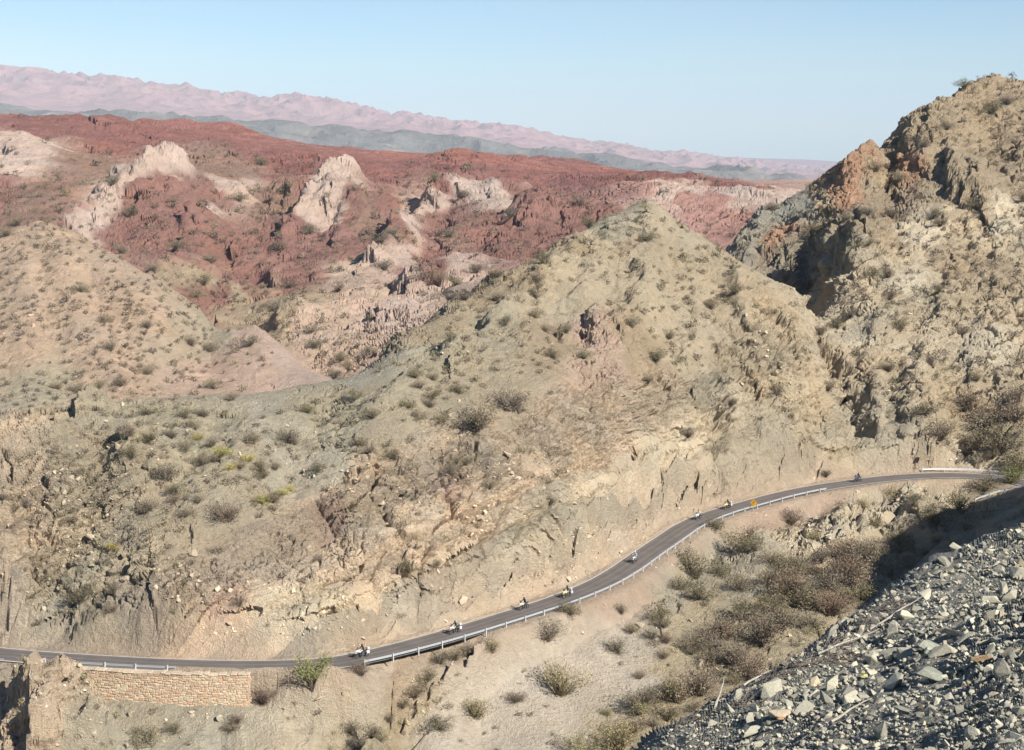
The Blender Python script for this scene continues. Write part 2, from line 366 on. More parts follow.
sd('pale', 'right', .3, .6, .5, (1000, 210), (910, 290), (990, 340), (920, 230), (870, 330), (930, 350)); sd('grey', 'right', .5, .9, .8, (835, 250), (830, 270), (850, 240), (800, 255))
sd('orange', 'right', .1, .7, .5, (908, 172), (850, 184), (862, 172), (780, 235)); sd('ochre', 'right', .3, .8, .6, (880, 190), (890, 160), (925, 140), (835, 205), (870, 200))
sd('greyst', 'right', .4, .6, .2, (755, 225), (770, 215), (790, 205), (740, 235))
sd('rav', 'ravine', .95, .4, .1, (790, 610), (740, 640), (840, 590), (720, 690), (680, 660), (890, 560), (660, 720), (940, 520), (600, 740), (1000, 500), (760, 600), (700, 600), (1000, 440), (960, 440))
sd('pale', 'ravine', .35, .8, .5, (820, 530), (850, 510), (880, 500), (800, 540), (900, 490), (930, 490), (960, 465)); sd('gpale', 'ravine', .5, .5, .3, (700, 570), (740, 560), (660, 590), (750, 590))
sd('pinkst', 'ravine', .05, .15, 0, (780, 505), (800, 500), (830, 490), (640, 580), (600, 600))
sd('knoll', 'knoll', .3, .07, .0, (480, 700), (540, 690), (600, 680), (440, 730), (520, 650), (560, 650), (620, 650), (500, 740), (580, 730), (640, 680))
sd('pale', 'below wall', .3, .5, .05, (380, 680), (340, 700), (300, 720), (260, 740), (420, 670)); sd('gpale', 'below wall', .35, .5, .05, (130, 715), (200, 720), (90, 730), (160, 740), (230, 705))
sd('tanst', 'below wall', .05, .6, .4, (50, 680), (60, 720), (50, 660), (30, 740), (65, 650)); sd('rav', 'below wall', .8, .5, .1, (370, 735), (400, 705))
sd('scree', 'scree', .0, .6, 0, (700, 730), (800, 700), (900, 650), (1000, 600), (1000, 700), (900, 720), (760, 690), (960, 570))
sd('red', 'red', .15, .95, .5, (60, 125), (150, 130), (220, 140), (300, 155), (380, 165), (460, 165), (540, 160), (600, 180), (660, 175), (330, 148), (100, 135), (0, 115), (520, 180), (730, 187), (440, 180), (260, 150), (180, 150), (-120, 120))
sd('red2', 'red', .1, .95, .5, (180, 120), (235, 125), (550, 155), (20, 112), (110, 145), (420, 155), (590, 170), (480, 158))
sd('brown', 'brown', .8, .7, .4, (50, 190), (80, 170), (30, 215), (100, 160), (220, 170), (270, 200), (360, 190), (380, 230), (460, 230), (350, 220))
sd('rbrown', 'brown', .45, .85, .5, (190, 200), (220, 240), (180, 250), (240, 280), (210, 300), (300, 260), (280, 230), (330, 250), (480, 220), (520, 225), (560, 235), (440, 260), (500, 250), (580, 220), (160, 220), (0, 190), (168, 185), (150, 200), (138, 215), (118, 232), (352, 190), (345, 212), (335, 232), (322, 250), (442, 212), (428, 236), (415, 258), (300, 190), (395, 215), (380, 200), (540, 205), (510, 190), (560, 205), (75, 215))
sd('cream', 'brown', .12, .6, .35, (150, 163), (130, 180), (108, 200), (90, 222), (172, 168), (15, 155), (35, 152), (332, 165), (322, 185), (316, 205), (428, 200), (410, 225), (395, 258), (470, 190), (490, 197), (240, 185))
sd('pinkst', 'brown', .35, .7, .3, (340, 300), (310, 320), (350, 280), (380, 285), (450, 290), (330, 345), (360, 330)); sd('cream', 'brown', .12, .8, .3, (410, 285), (440, 280), (380, 318), (395, 305), (465, 275))
sd('ochre', 'brown', .7, .6, .2, (280, 315), (300, 300), (190, 270), (230, 300)); sd('pinkcl', 'brown', .2, .8, .3, (700, 215), (680, 195), (725, 225), (640, 185), (710, 200))
sd('cream', 'brown', .12, .8, .3, (745, 190), (770, 195), (690, 188), (660, 186), (785, 200), (725, 190))
SC = []
for s in SEEDS:
    c, j = hit_rc(s[0], s[1], Zr)
    SC.append((AZ[c] * FPX, Zr[c, j] / R[c, j] * FPX, LR[c, j] * 260))
SC = np.array(SC, np.float32)
SCOL = np.array([lin(PAL[s[2]]) for s in SEEDS], np.float32)
SPAR = np.array([(s[4], s[5], s[6]) for s in SEEDS], np.float32)
REGS = sorted(set(s[3] for s in SEEDS)); SREG = np.array([REGS.index(s[3]) for s in SEEDS])

Xf, Yf, Zf, Rf = (a.ravel().astype(np.float32) for a in (X, Y, Zr, R))
N = len(Xf)
wl = np.clip(Rf / 9, 3, 200)
# quantised wavelength (octave blending) so that the warp noise stays in world space
def multi(seed, rel, sub=None):
    """world-space noise whose wavelength follows the distance in octaves"""
    x, y, z = Xf, Yf, Zf
    lv = np.log2(np.clip(Rf * rel, .05, None)); k0 = np.floor(lv); fr = (lv - k0).astype(np.float32)
    out = np.zeros(N, np.float32)
    for k in np.unique(k0):
        for dk in (0, 1):
            m = k0 == k
            L = 2.0 ** (k + dk)
            n = noise3(x[m] / L, y[m] / L, z[m] / L, seed + int(k) + dk)
            out[m] += n * (fr[m] if dk else 1 - fr[m])
    return out
w1, w2, w3 = multi(21, .05), multi(121, .05), multi(221, .014)
U = np.stack([np.repeat(AZ, NR).astype(np.float32) * FPX + w1 * 30 + w3 * 14, Zf / Rf * FPX + w2 * 20 + w3 * 8, np.log(Rf) * 260 + w2 * 10], 1)
colr = np.empty((N, 3), np.float32); par = np.empty((N, 3), np.float32); reg = np.empty(N, np.int16)
for i in range(0, N, 60000):
    u = U[i:i + 60000]
    d = (u ** 2).sum(1)[:, None] + (SC ** 2).sum(1)[None] - 2 * u @ SC.T
    w = 1 / (np.maximum(d, 0) + 25) ** 2.6
    w /= w.sum(1, keepdims=True)
    colr[i:i + 60000] = w @ SCOL; par[i:i + 60000] = w @ SPAR; reg[i:i + 60000] = SREG[np.argmax(w, 1)]
veg, rough, strata = par.T
print('seeds', time.time() - T0)

# ------------------------------------------------------------------ relief
far = sstep(560, 800, Rf)
dz = np.zeros(N, np.float32)
for L, amp in ((160, .05), (80, .055), (40, .055), (20, .055), (10, .05), (5, .05), (2.5, .045), (1.25, .04)):
    wt = (1 - sstep(.06, .14, L / Rf)) * sstep(.0022 + .004 * sstep(900, 1500, Rf), .0045 + .008 * sstep(900, 1500, Rf), L / Rf)
    m = np.where(wt > .01)[0]
    if len(m) == 0: continue
    n = noise2(Xf[m] / L + 3.1, Yf[m] / L + 7.7, int(L * 8) + 1)
    rid = .30 - np.abs(noise2(Xf[m] / L + noise2(Xf[m] / L * .7, Yf[m] / L * .7, 77) * .5, Yf[m] / L * .8, int(L * 8) + 2)) * 1.6
    mixr = np.clip(far[m] * .9 + rough[m] * .5, 0, 1)
    dz[m] += (n * (1 - mixr) + rid * mixr) * amp * L * (.25 + 1.1 * rough[m]) * wt[m] * (1 - .35 * far[m] * (L > 30)) * (1 - .6 * sstep(1000, 1400, Rf[m]))
Z1 = Zf + dz

# strata ledges pushed out along the ground normal
G3 = np.stack([X, Y, Z1.reshape(NC, NR)], -1)
gu = np.gradient(G3, axis=0); gv = np.gradient(G3, axis=1)
nrm = np.cross(gu, gv); nrm /= np.linalg.norm(nrm, axis=-1, keepdims=True) + 1e-9
nrm = nrm.reshape(-1, 3).astype(np.float32)
nrm *= np.sign(nrm[:, 2:3])
lay = np.array((-.46, .25, .85), np.float32)
tw = multi(321, .03)
dsp = np.zeros(N, np.float32); band = np.zeros(N, np.float32)
for L0, sd_ in ((.018, 1), (.008, 2), (.0036, 3)):
    lv = np.log2(Rf * L0); k0 = np.floor(lv); fr = (lv - k0).astype(np.float32)
    for k in np.unique(k0):
        for dk in (0, 1):
            m = np.where(k0 == k)[0]; L = 2.0 ** (k + dk)
            c = (Xf[m] * lay[0] + Yf[m] * lay[1] + Z1[m] * lay[2]) / L + tw[m] * .55
            b = np.floor(c); f = c - b
            saw = sstep(0, .09, f) * (1 - f) ** 1.15
            hsh = (_hash(b.astype(np.int32), b.astype(np.int32) * 3, np.zeros_like(b, np.int32), sd_ * 17) & np.uint32(1023)).astype(np.float32) / 1023
            brk = sstep(-.25, .35, noise3(Xf[m] / L / 2.4, Yf[m] / L / 2.4, Z1[m] / L * .8, 400 + sd_))
            ww = fr[m] if dk else 1 - fr[m]
            dsp[m] += saw * (.3 + .7 * hsh) * brk * L * (.45, .58, .26)[sd_ - 1] * ww * strata[m]
            band[m] += (hsh - .5) * ww * strata[m] * (.9, .8, .25)[sd_ - 1]
# jointed blocks: cells stretched along the bedding, each at its own height, with open joints between
tx, ty = np.array((.87, .30, .39), np.float32), np.array((-.17, .92, -.35), np.float32)
blk = np.zeros(N, np.float32)
for lo, hi, sc_ in ((110, 570, 1.0), (570, 3300, 3.2)):
    m = np.where((Rf >= lo) & (Rf < hi) & (np.abs(np.repeat(AZ, NR)) < .38))[0]
    x_, y_, z_ = Xf[m], Yf[m], Z1[m]
    wx = noise3(x_ / 5 / sc_, y_ / 5 / sc_, z_ / 5 / sc_, 555) * 1.2
    for L, am, sd_ in ((5.2, .20, 1), (2.1, .24, 2), (.9, .26, 3), (.45, .24, 4)):
        if sc_ > 2 and L < .6: continue
        L = L * sc_
        d1, d2, idv = worley3((x_ * tx[0] + y_ * tx[1] + z_ * tx[2]) / L / 1.7 + wx / L, (x_ * ty[0] + y_ * ty[1] + z_ * ty[2]) / L, (x_ * lay[0] + y_ * lay[1] + z_ * lay[2]) / L * 1.25 + wx * .4 / L, 700 + sd_)
        patch = sstep(-.15, .45, noise3(x_ / L / 5, y_ / L / 5, z_ / L / 5, 720 + sd_) + (rough[m] - .45) * .9)
        joint = np.clip(1 - (d2 - d1) / .16, 0, 1)
        h_ = ((idv - .45) * 1.2 - joint * (.95 if L > .6 else .5) + (.35 - d1) * .35) * am * L * patch * ((.15 + 1.7 * rough[m]) if sc_ < 2 else (.1 + .55 * rough[m]))
        dsp[m] += h_; blk[m] += (idv - .5) * patch * rough[m] * .5
dsp += np.clip(multi(620, .0042) - .1, 0, 1) * .3 * Rf * .0042 * (.25 + rough * .5)
for k_, (Lh, sd_) in enumerate(((9.0, 71), (4.0, 72))):
    for lo, hi, sc_ in ((0, 560, 1.0), (560, 3300, 3.0)):
        m = np.where((Rf >= lo) & (Rf < hi) & (Rf > 110) & (rough > .3))[0]; L = Lh * sc_
        cl = Xf[m] * lay[0] + Yf[m] * lay[1] + Z1[m] * lay[2]; ct = Xf[m] * .86 + Z1[m] * .46
        n = noise3(ct / L, Yf[m] / L * .7, cl / L * 2.2, sd_) + .35 * noise3(ct / L * 3, Yf[m] / L * 2, cl / L * 5, sd_ + 5)
        msk = sstep(.0, .4, noise3(Xf[m] / L / 4, Yf[m] / L / 4, Z1[m] / L / 4, sd_ + 9) + (rough[m] - .5) * .8)
        dsp[m] -= np.clip(1 - np.abs(n) / .07, 0, 1) * msk * L * .13 * np.clip(rough[m] + strata[m] * .4, 0, 1)
dsp *= np.where(Rf < 110, .3, 1.0) * (1 - .4 * sstep(560, 640, Rf)) * (1 - .4 * sstep(1000, 1300, Rf))
m = np.where(Rf < 110)[0]
for L, am in ((3.2, .24), (1.5, .17), (.7, .10), (.33, .05)):
    dsp[m] += noise3(Xf[m] / L, Yf[m] / L, Z1[m] / L, int(L * 100)) * am * sstep(8, 20, Rf[m])
def road_near(x, y):
    b_ = np.full(x.shape, 1e9, np.float32); sd0 = np.zeros(x.shape, np.float32)
    for k in range(0, len(ROAD), 2):
        ex, ey = x - np.float32(ROAD[k, 0]), y - np.float32(ROAD[k, 1]); d = ex * ex + ey * ey; t = d < b_
        b_ = np.where(t, d, b_); sd0 = np.where(t, ex * np.float32(RNRM[k, 0]) + ey * np.float32(RNRM[k, 1]), sd0)
    return np.sqrt(b_), sd0
m = np.where((Rf > 185) & (Rf < 380) & (np.abs(Z1 + CAMZ) < 20))[0]
d0, s0 = road_near(Xf[m], Yf[m])
dsp[m] *= .4 + .6 * sstep(ROADW / 2 + 1.0, ROADW / 2 + 4.0, d0)
PX, PY, PZ = Xf + nrm[:, 0] * dsp, Yf + nrm[:, 1] * dsp, Z1 + nrm[:, 2] * dsp + CAMZ
print('relief', time.time() - T0)

# ------------------------------------------------------------------ flatten for the road, berm, wall
m = np.where((Rf > 185) & (Rf < 380) & (np.abs(PZ) < 26))[0]
best = np.full(len(m), 1e9, np.float32); side = np.zeros(len(m), np.float32); bi = np.zeros(len(m), np.int32)
for k in range(0, len(ROAD), 1):
    ex, ey = PX[m] - np.float32(ROAD[k, 0]), PY[m] - np.float32(ROAD[k, 1])
    d = ex * ex + ey * ey
    t = d < best
    best = np.where(t, d, best); side = np.where(t, ex * np.float32(RNRM[k, 0]) + ey * np.float32(RNRM[k, 1]), side); bi = np.where(t, k, bi)
dist = np.sqrt(best)
rpx = proj(np.c_[ROAD, np.zeros(len(ROAD))])[0]
vpx = rpx[bi] + np.clip((PX[m] - ROAD[bi, 0]) * RTAN[bi, 0] + (PY[m] - ROAD[bi, 1]) * RTAN[bi, 1], -1, 1) * np.gradient(rpx)[bi]
hw = ROADW / 2
far_s = (side > 0)
shoulder = .25 + .35 * noise2(PX[m] / 6, PY[m] / 6, 901)
flat = 1 - np.where(far_s, sstep(hw + .6 + shoulder, hw + 4.6 + shoulder * 2, dist), sstep(hw + 1.3, hw + 4.5, dist))
inner = dist < hw + .35
tgt = np.where(inner, -.14, -.02 + .05 * noise2(PX[m] / 1.3, PY[m] / 1.3, 902))
z = PZ[m]
z = z + (tgt - z) * flat
near = ~far_s
# berm in front of the road on the left
bw = sstep(165, 185, vpx) * (1 - sstep(322, 340, vpx)) * near
z += bw * (.95 + .2 * noise2(PX[m] / 2, PY[m] / 2, 903)) * np.exp(-((dist - hw - .9) / .6) ** 2)
# ground before the stone wall
ww = sstep(60, 76, vpx) * (1 - sstep(262, 300, vpx)) * near
zz = np.minimum(z, -3.5 - (dist - hw - 2.2) * .5 + .3 * noise2(PX[m] / 2.5, PY[m] / 2.5, 904))
k = (dist > hw + 1.45) & (dist < 14)
z = np.where(k, z + (zz - z) * ww * (1 - sstep(9, 14, dist)), z)
fin = (vpx < 66) & (vpx > 16) & near & (dist > hw + .3)
PZ[m] = np.where(fin, PZ[m], z)
rs_ = (flat > .12) | (near & (dist < 15) & (ww > .01))
PX[m] = np.where(rs_, Xf[m], PX[m]); PY[m] = np.where(rs_, Yf[m], PY[m])
# soil colour on the shoulders
colr[m] += (lin((204, 182, 158)) - colr[m]) * (flat * .75 * (1 - ww * (dist > hw + 2)))[:, None].astype(np.float32)
veg[m] *= 1 - np.clip(flat * 1.6, 0, 1)
veg[m] = np.where(far_s & (dist < 9), veg[m] * .4, veg[m])

# gully edge between the slope below the road and the sandy knoll
gq = []
for px, py in ((355, 748), (372, 735), (385, 722), (405, 705), (420, 690), (436, 668), (450, 655), (470, 648)):
    c, j = hit_rc(px, py, PZ.reshape(NC, NR) - CAMZ); gq.append((X[c, j], Y[c, j]))
gq = np.array(gq)
m = np.where((Rf > 190) & (Rf < 245) & (Xf < 10) & (Xf > -40))[0]
b = np.full(len(m), 1e9); sg = np.zeros(len(m))
for a, c in zip(gq[:-1], gq[1:]):
    d = c - a; t = np.clip(((PX[m] - a[0]) * d[0] + (PY[m] - a[1]) * d[1]) / (d ** 2).sum(), 0, 1)
    ex, ey = PX[m] - a[0] - t * d[0], PY[m] - a[1] - t * d[1]; dd = np.hypot(ex, ey); kk = dd < b
    b = np.where(kk, dd, b); sg = np.where(kk, np.sign(ex * d[1] - ey * d[0]), sg)
bb = b + noise2(PX[m] / 1.5, PY[m] / 1.5, 905) * .5
PZ[m] -= np.where(sg < 0, 2.4 * (1 - sstep(.6, 6, bb)), 2.4 * (1 - sstep(.0, .8, bb)))

# colour detail that belongs to the rock
q1, q2 = multi(521, .02), multi(621, .006)
v = 1 + .10 * q1 + .09 * q2 + .42 * band + .30 * blk
colr *= np.clip(v, .6, 1.4)[:, None]
warm = np.clip(multi(721, .035) * .9 + band * .8, -1, 1) * (.35 + .65 * rough)
colr *= np.stack([1 + .07 * warm, 1 - .01 * warm, 1 - .10 * warm], 1)
print('colours', time.time() - T0)

GX, GY, GZ = PX.reshape(NC, NR), PY.reshape(NC, NR), PZ.reshape(NC, NR)
def ground(x, y):
    a = math.atan2(x, y); c = int(np.searchsorted(AZ, a)); c = min(max(c, 1), NC - 1)
    if a - AZ[c - 1] < AZ[c] - a: c -= 1
    return float(np.interp(math.hypot(x, y), R[c], GZ[c]))
SCRpx, SCRpy, _ = proj(np.c_[PX, PY, PZ])
GE = (SCRpy.reshape(NC, NR))
# visible rows: nothing nearer in the same column reaches higher
VIS = (GE <= np.minimum.accumulate(GE, axis=1) + .6)
def hit(px, py):
    a, _ = px_ae(px, py); c = int(np.argmin(np.abs(AZ - a)))
    ok = np.where(GE[c] <= py)[0]; j = int(ok[0]) if len(ok) else NR - 1
    return Vector((GX[c, j], GY[c, j], GZ[c, j])), c, j

# ------------------------------------------------------------------ materials
MATS = {}
def ntree(name):
    m = bpy.data.materials.new(name); m.use_nodes = True
    nt = m.node_tree; b = nt.nodes['Principled BSDF']
    MATS[name] = m
    return m, nt, b
def nd(nt, typ, **kw):
    n = nt.nodes.new(typ)
    for k, v in kw.items():
        if k in n.inputs: n.inputs[k].default_value = v
        else: setattr(n, k, v)
    return n
def simple(name, col, rough=.6, metal=0, spec=.3, var=.12, scale=6.0, bump=0.0):
    m, nt, b = ntree(name)
    tc = nd(nt, 'ShaderNodeTexCoord'); nz = nd(nt, 'ShaderNodeTexNoise', Scale=scale, Detail=4.0)
    nt.links.new(tc.outputs['Object'], nz.inputs['Vector'])
    mr = nd(nt, 'ShaderNodeMapRange'); mr.inputs['To Min'].default_value = 1 - var; mr.inputs['To Max'].default_value = 1 + var
    nt.links.new(nz.outputs['Fac'], mr.inputs['Value'])
    mx = nd(nt, 'ShaderNodeVectorMath', operation='SCALE'); mx.inputs[0].default_value = col[:3]
    nt.links.new(mr.outputs[0], mx.inputs['Scale'])
    nt.links.new(mx.outputs[0], b.inputs['Base Color'])
    b.inputs['Roughness'].default_value = rough; b.inputs['Metallic'].default_value = metal; b.inputs['Specular IOR Level'].default_value = spec
    if bump:
        bp = nd(nt, 'ShaderNodeBump', Strength=bump, Distance=.1); nt.links.new(nz.outputs['Fac'], bp.inputs['Height']); nt.links.new(bp.outputs[0], b.inputs['Normal'])
    return m

def ground_material(name, scales, bdist, bstr=.6, var=.22):
    m, nt, b = ntree(name)
    at = nd(nt, 'ShaderNodeAttribute', attribute_name='Col')
    tc = nd(nt, 'ShaderNodeTexCoord')
    h = None; cf = None
    for sc, wgt_ in scales:
        nz = nd(nt, 'ShaderNodeTexNoise', Scale=sc, Detail=5.0, Roughness=.65)
        nt.links.new(tc.outputs['Object'], nz.inputs['Vector'])
        mu = nd(nt, 'ShaderNodeMath', operation='MULTIPLY'); nt.links.new(nz.outputs['Fac'], mu.inputs[0]); mu.inputs[1].default_value = wgt_
        if h is None: h = mu
        else:
            ad = nd(nt, 'ShaderNodeMath', operation='ADD'); nt.links.new(h.outputs[0], ad.inputs[0]); nt.links.new(mu.outputs[0], ad.inputs[1]); h = ad
    mr = nd(nt, 'ShaderNodeMapRange'); s = sum(w for _, w in scales)
    mr.inputs['From Min'].default_value = .3 * s; mr.inputs['From Max'].default_value = .7 * s
    mr.inputs['To Min'].default_value = 1 - var; mr.inputs['To Max'].default_value = 1 + var
    nt.links.new(h.outputs[0], mr.inputs['Value'])
    mx = nd(nt, 'ShaderNodeVectorMath', operation='SCALE')
    nt.links.new(at.outputs['Color'], mx.inputs[0]); nt.links.new(mr.outputs[0], mx.inputs['Scale'])
    nt.links.new(mx.outputs[0], b.inputs['Base Color'])
    b.inputs['Roughness'].default_value = 1; b.inputs['Specular IOR Level'].default_value = .05
    bp = nd(nt, 'ShaderNodeBump', Strength=bstr, Distance=bdist); nt.links.new(h.outputs[0], bp.inputs['Height']); nt.links.new(bp.outputs[0], b.inputs['Normal'])
    return m
M_ground = ground_material('rock_and_soil', ((.35, .7), (1.6, .7), (5.0, .5), (13.0, .3)), 2.0, .8, .27)
M_far = ground_material('far_rock', ((.004, 1.0), (.015, .5)), 60, .6, .25)

# ------------------------------------------------------------------ grids to meshes
def grid_mesh(name, P, nc, nr, col, mat):
    me = bpy.data.meshes.new(name)
    idx = np.arange(nc * nr, dtype=np.int32).reshape(nc, nr)
    q = np.stack([idx[:-1, :-1], idx[1:, :-1], idx[1:, 1:], idx[:-1, 1:]], -1).reshape(-1, 4)
    me.vertices.add(len(P)); me.vertices.foreach_set('co', np.ascontiguousarray(P, np.float32).ravel())
    me.loops.add(q.size); me.loops.foreach_set('vertex_index', q.ravel())
    me.polygons.add(len(q)); me.polygons.foreach_set('loop_start', np.arange(0, q.size, 4, dtype=np.int32))
    me.update(calc_edges=True)
    if col is not None:
        at = me.attributes.new('Col', 'FLOAT_COLOR', 'POINT')
        at.data.foreach_set('color', np.c_[col, np.ones(len(col))].astype(np.float32).ravel())
    me.attributes.new('sharp_face', 'BOOLEAN', 'FACE').data.foreach_set('value', np.ones(len(q), bool))
    me.materials.append(mat)
    o = bpy.data.objects.new(name, me); COL.objects.link(o)
    return o
ter = grid_mesh('hillside_terrain', np.c_[PX, PY, PZ], NC, NR, np.clip(colr, .01, .8), M_ground)
ter['kind'] = 'structure'
print('terrain mesh', time.time() - T0)

# ------------------------------------------------------------------ the far plain, the grey hills and the pink range
pts = []
LN([(-300, 88, 7500), (0, 103, 7500), (30, 107, 7500), (120, 111, 7500), (200, 117, 7500), (300, 121, 7600), (400, 131, 7800), (500, 143, 8000), (600, 153, 8200), (700, 160, 8400), (830, 176, 8600), (1024, 190, 9000), (1400, 205, 9000)], step=40)
for px in (-400, 0, 400, 800, 1400): Z((px, 2600, -230), (px, 3300, -330), (px, 4500, -420), (px, 5500, -430), (px, 10500, -520), (px, 13500, -560), (px, 30000, -500), (px, 45000, -900))
LN([(-400, 60, 19000), (0, 68, 19000), (30, 69, 19000), (60, 76, 19000), (100, 76, 19000), (140, 83, 19000), (200, 90, 19000), (240, 98, 19000), (300, 97, 19000), (345, 103, 19000), (390, 116, 19000), (440, 118, 19000),
    (500, 127, 19000), (530, 131, 19000), (560, 140, 19500), (630, 147, 20000), (700, 157, 20500), (760, 163, 21000), (830, 170, 21500), (1024, 180, 22000), (1400, 195, 22000)], step=25)
for (px, py) in ((0, 112), (200, 124), (400, 137), (600, 160), (830, 180), (1200, 195)): A((px, py, 15500))
fr_ = rbf_fit(np.array(pts), 17, 5, .03)
az2 = np.linspace(-.42, .42, 900); lr2 = np.linspace(math.log(2700), math.log(42000), 420)
A2, L2 = np.meshgrid(az2, lr2, indexing='ij'); R2 = np.exp(L2); Z2 = fr_(A2, L2) * R2
x2, y2 = (R2 * np.sin(A2)).ravel().astype(np.float32), (R2 * np.cos(A2)).ravel().astype(np.float32); z2 = Z2.ravel().copy(); r2 = R2.ravel()
hill = sstep(5500, 6500, r2) * (1 - sstep(9500, 11500, r2)); mt = sstep(15500, 18500, r2) * (1 - sstep(21000, 26000, r2))
for L, a_, b_ in ((2600, 20, 60), (1200, 32, 80), (550, 42, 80), (260, 36, 60)):
    rid = .3 - np.abs(noise2(x2 / L, y2 / L, int(L))) * 1.7
    z2 += rid * (a_ * hill + b_ * mt)
z2 += -6 * hill - 10 * hill * (x2 > 300)
mixf = sstep(10500, 13500, r2 + noise2(x2 / 900, y2 / 900, 44) * 900)[:, None]
cf = lin((150, 147, 142), .5) * (1 - mixf) + lin((190, 148, 140), .6) * mixf
sp_ = sstep(.15, .5, noise2(x2 / 260, y2 / 260, 45))[:, None] * (1 - mixf)
cf = cf * (1 - .35 * sp_) + .35 * sp_ * lin((190, 176, 160), .6)
fo = grid_mesh('distant_hills', np.c_[x2, y2, z2 + CAMZ], len(az2), len(lr2), cf, M_far)
fo['kind'] = 'structure'

# ================================================================== OBJECT HELPERS
class MB:
    """collects polygons and links them as ONE mesh object"""
    def __init__(s): s.v = []; s.f = []; s.mi = []; s.c = []
    def add(s, vs, fs, mi=0, c=None):
        n = len(s.v); s.v += [tuple(p) for p in vs]; s.f += [tuple(i + n for i in f) for f in fs]; s.mi += [mi] * len(fs)
        if c is not None: s.c += [c] * len(vs)
    def box(s, cx, cy, cz, sx, sy, sz, M=None, mi=0, bev=.12, c=None):
        b = bmesh.new(); bmesh.ops.create_cube(b, size=1)
        for v in b.verts: v.co = Vector((v.co.x * sx, v.co.y * sy, v.co.z * sz))
        if bev: bmesh.ops.bevel(b, geom=b.edges[:], offset=min(sx, sy, sz) * bev, segments=1, affect='EDGES')
        T = Matrix.Translation((cx, cy, cz)) @ (M or Matrix())
        s.add([T @ v.co for v in b.verts], [[v.index for v in f.verts] for f in b.faces], mi, c); b.free()
    def tube(s, P, rad, n=8, cap=True, mi=0, c=None):
        P = [Vector(p) for p in P]
        if not hasattr(rad, '__len__'): rad = [rad] * len(P)
        vs = []; fs = []; ref = None
        for i, p in enumerate(P):
            t = (P[min(i + 1, len(P) - 1)] - P[max(i - 1, 0)]).normalized()
            if ref is None or abs(ref.dot(t)) > .95: ref = Vector((0, 0, 1)) if abs(t.z) < .9 else Vector((1, 0, 0))
            a = t.cross(ref).normalized(); b = t.cross(a)
            for k in range(n):
                an = 2 * math.pi * k / n
                vs.append(p + (a * math.cos(an) + b * math.sin(an)) * rad[i])
        for i in range(len(P) - 1):
            for k in range(n):
                fs.append((i * n + k, i * n + (k + 1) % n, (i + 1) * n + (k + 1) % n, (i + 1) * n + k))
        if cap: fs += [tuple(range(n))[::-1], tuple(range((len(P) - 1) * n, len(P) * n))]
        s.add(vs, fs, mi, c)
    def torus(s, cx, cy, cz, R_, r_, n=24, m=8, sy=1.0, mi=0):
        vs = []; fs = []
        for i in range(n):
            a = 2 * math.pi * i / n
            for k in range(m):
                b = 2 * math.pi * k / m; rr = R_ + r_ * math.cos(b)
                vs.append((cx + rr * math.cos(a), cy + r_ * sy * math.sin(b), cz + rr * math.sin(a)))
        for i in range(n):
            for k in range(m):
                fs.append((i * m + k, ((i + 1) % n) * m + k, ((i + 1) % n) * m + (k + 1) % m, i * m + (k + 1) % m))
        s.add(vs, fs, mi)
    def loft(s, secs, mi=0):
        n = len(secs[0]); vs = [p for q in secs for p in q]; fs = []
        for i in range(len(secs) - 1):
            for k in range(n): fs.append((i * n + k, i * n + (k + 1) % n, (i + 1) * n + (k + 1) % n, (i + 1) * n + k))
        fs += [tuple(range(n))[::-1], tuple(range((len(secs) - 1) * n, len(secs) * n))]
        s.add(vs, fs, mi)
    def mesh(s, name, mats, smooth=False):
        me = bpy.data.meshes.new(name); me.from_pydata(s.v, [], s.f)
        for m in (mats if isinstance(mats, (list, tuple)) else [mats]): me.materials.append(m)
        me.polygons.foreach_set('material_index', s.mi)
        if smooth: me.polygons.foreach_set('use_smooth', [True] * len(s.f))
        if s.c:
            at = me.attributes.new('Col', 'FLOAT_COLOR', 'POINT')
            at.data.foreach_set('color', np.array([(*c, 1) for c in s.c], np.float32).ravel())
        me.update(); return me
    def build(s, name, mats, parent=None, smooth=False):
        o = bpy.data.objects.new(name, s.mesh(name, mats, smooth)); COL.objects.link(o)
        if parent: o.parent = parent
        return o
def empty(name, loc=(0, 0, 0), rz=0):
    o = bpy.data.objects.new(name, None); COL.objects.link(o); o.location = loc; o.rotation_euler = (0, 0, rz); o.empty_display_size = .3; return o
def tag(o, label, cat, group=None):
    o['label'] = label; o['category'] = cat
    if group: o['group'] = group
    return o
def arr_mesh(name, V, Q, mat, col=None):
    """fast mesh of equal-sized polygons"""
    me = bpy.data.meshes.new(name); k = Q.shape[1]
    me.vertices.add(len(V)); me.vertices.foreach_set('co', np.ascontiguousarray(V, np.float32).ravel())
    me.loops.add(Q.size); me.loops.foreach_set('vertex_index', np.ascontiguousarray(Q, np.int32).ravel())
    me.polygons.add(len(Q)); me.polygons.foreach_set('loop_start', np.arange(0, Q.size, k, dtype=np.int32))
    me.update(calc_edges=True)
    if col is not None:
        at = me.attributes.new('Col', 'FLOAT_COLOR', 'POINT'); at.data.foreach_set('color', np.c_[col, np.ones(len(col))].astype(np.float32).ravel())
    me.attributes.new('sharp_face', 'BOOLEAN', 'FACE').data.foreach_set('value', np.ones(len(Q), bool))
    me.materials.append(mat); return me
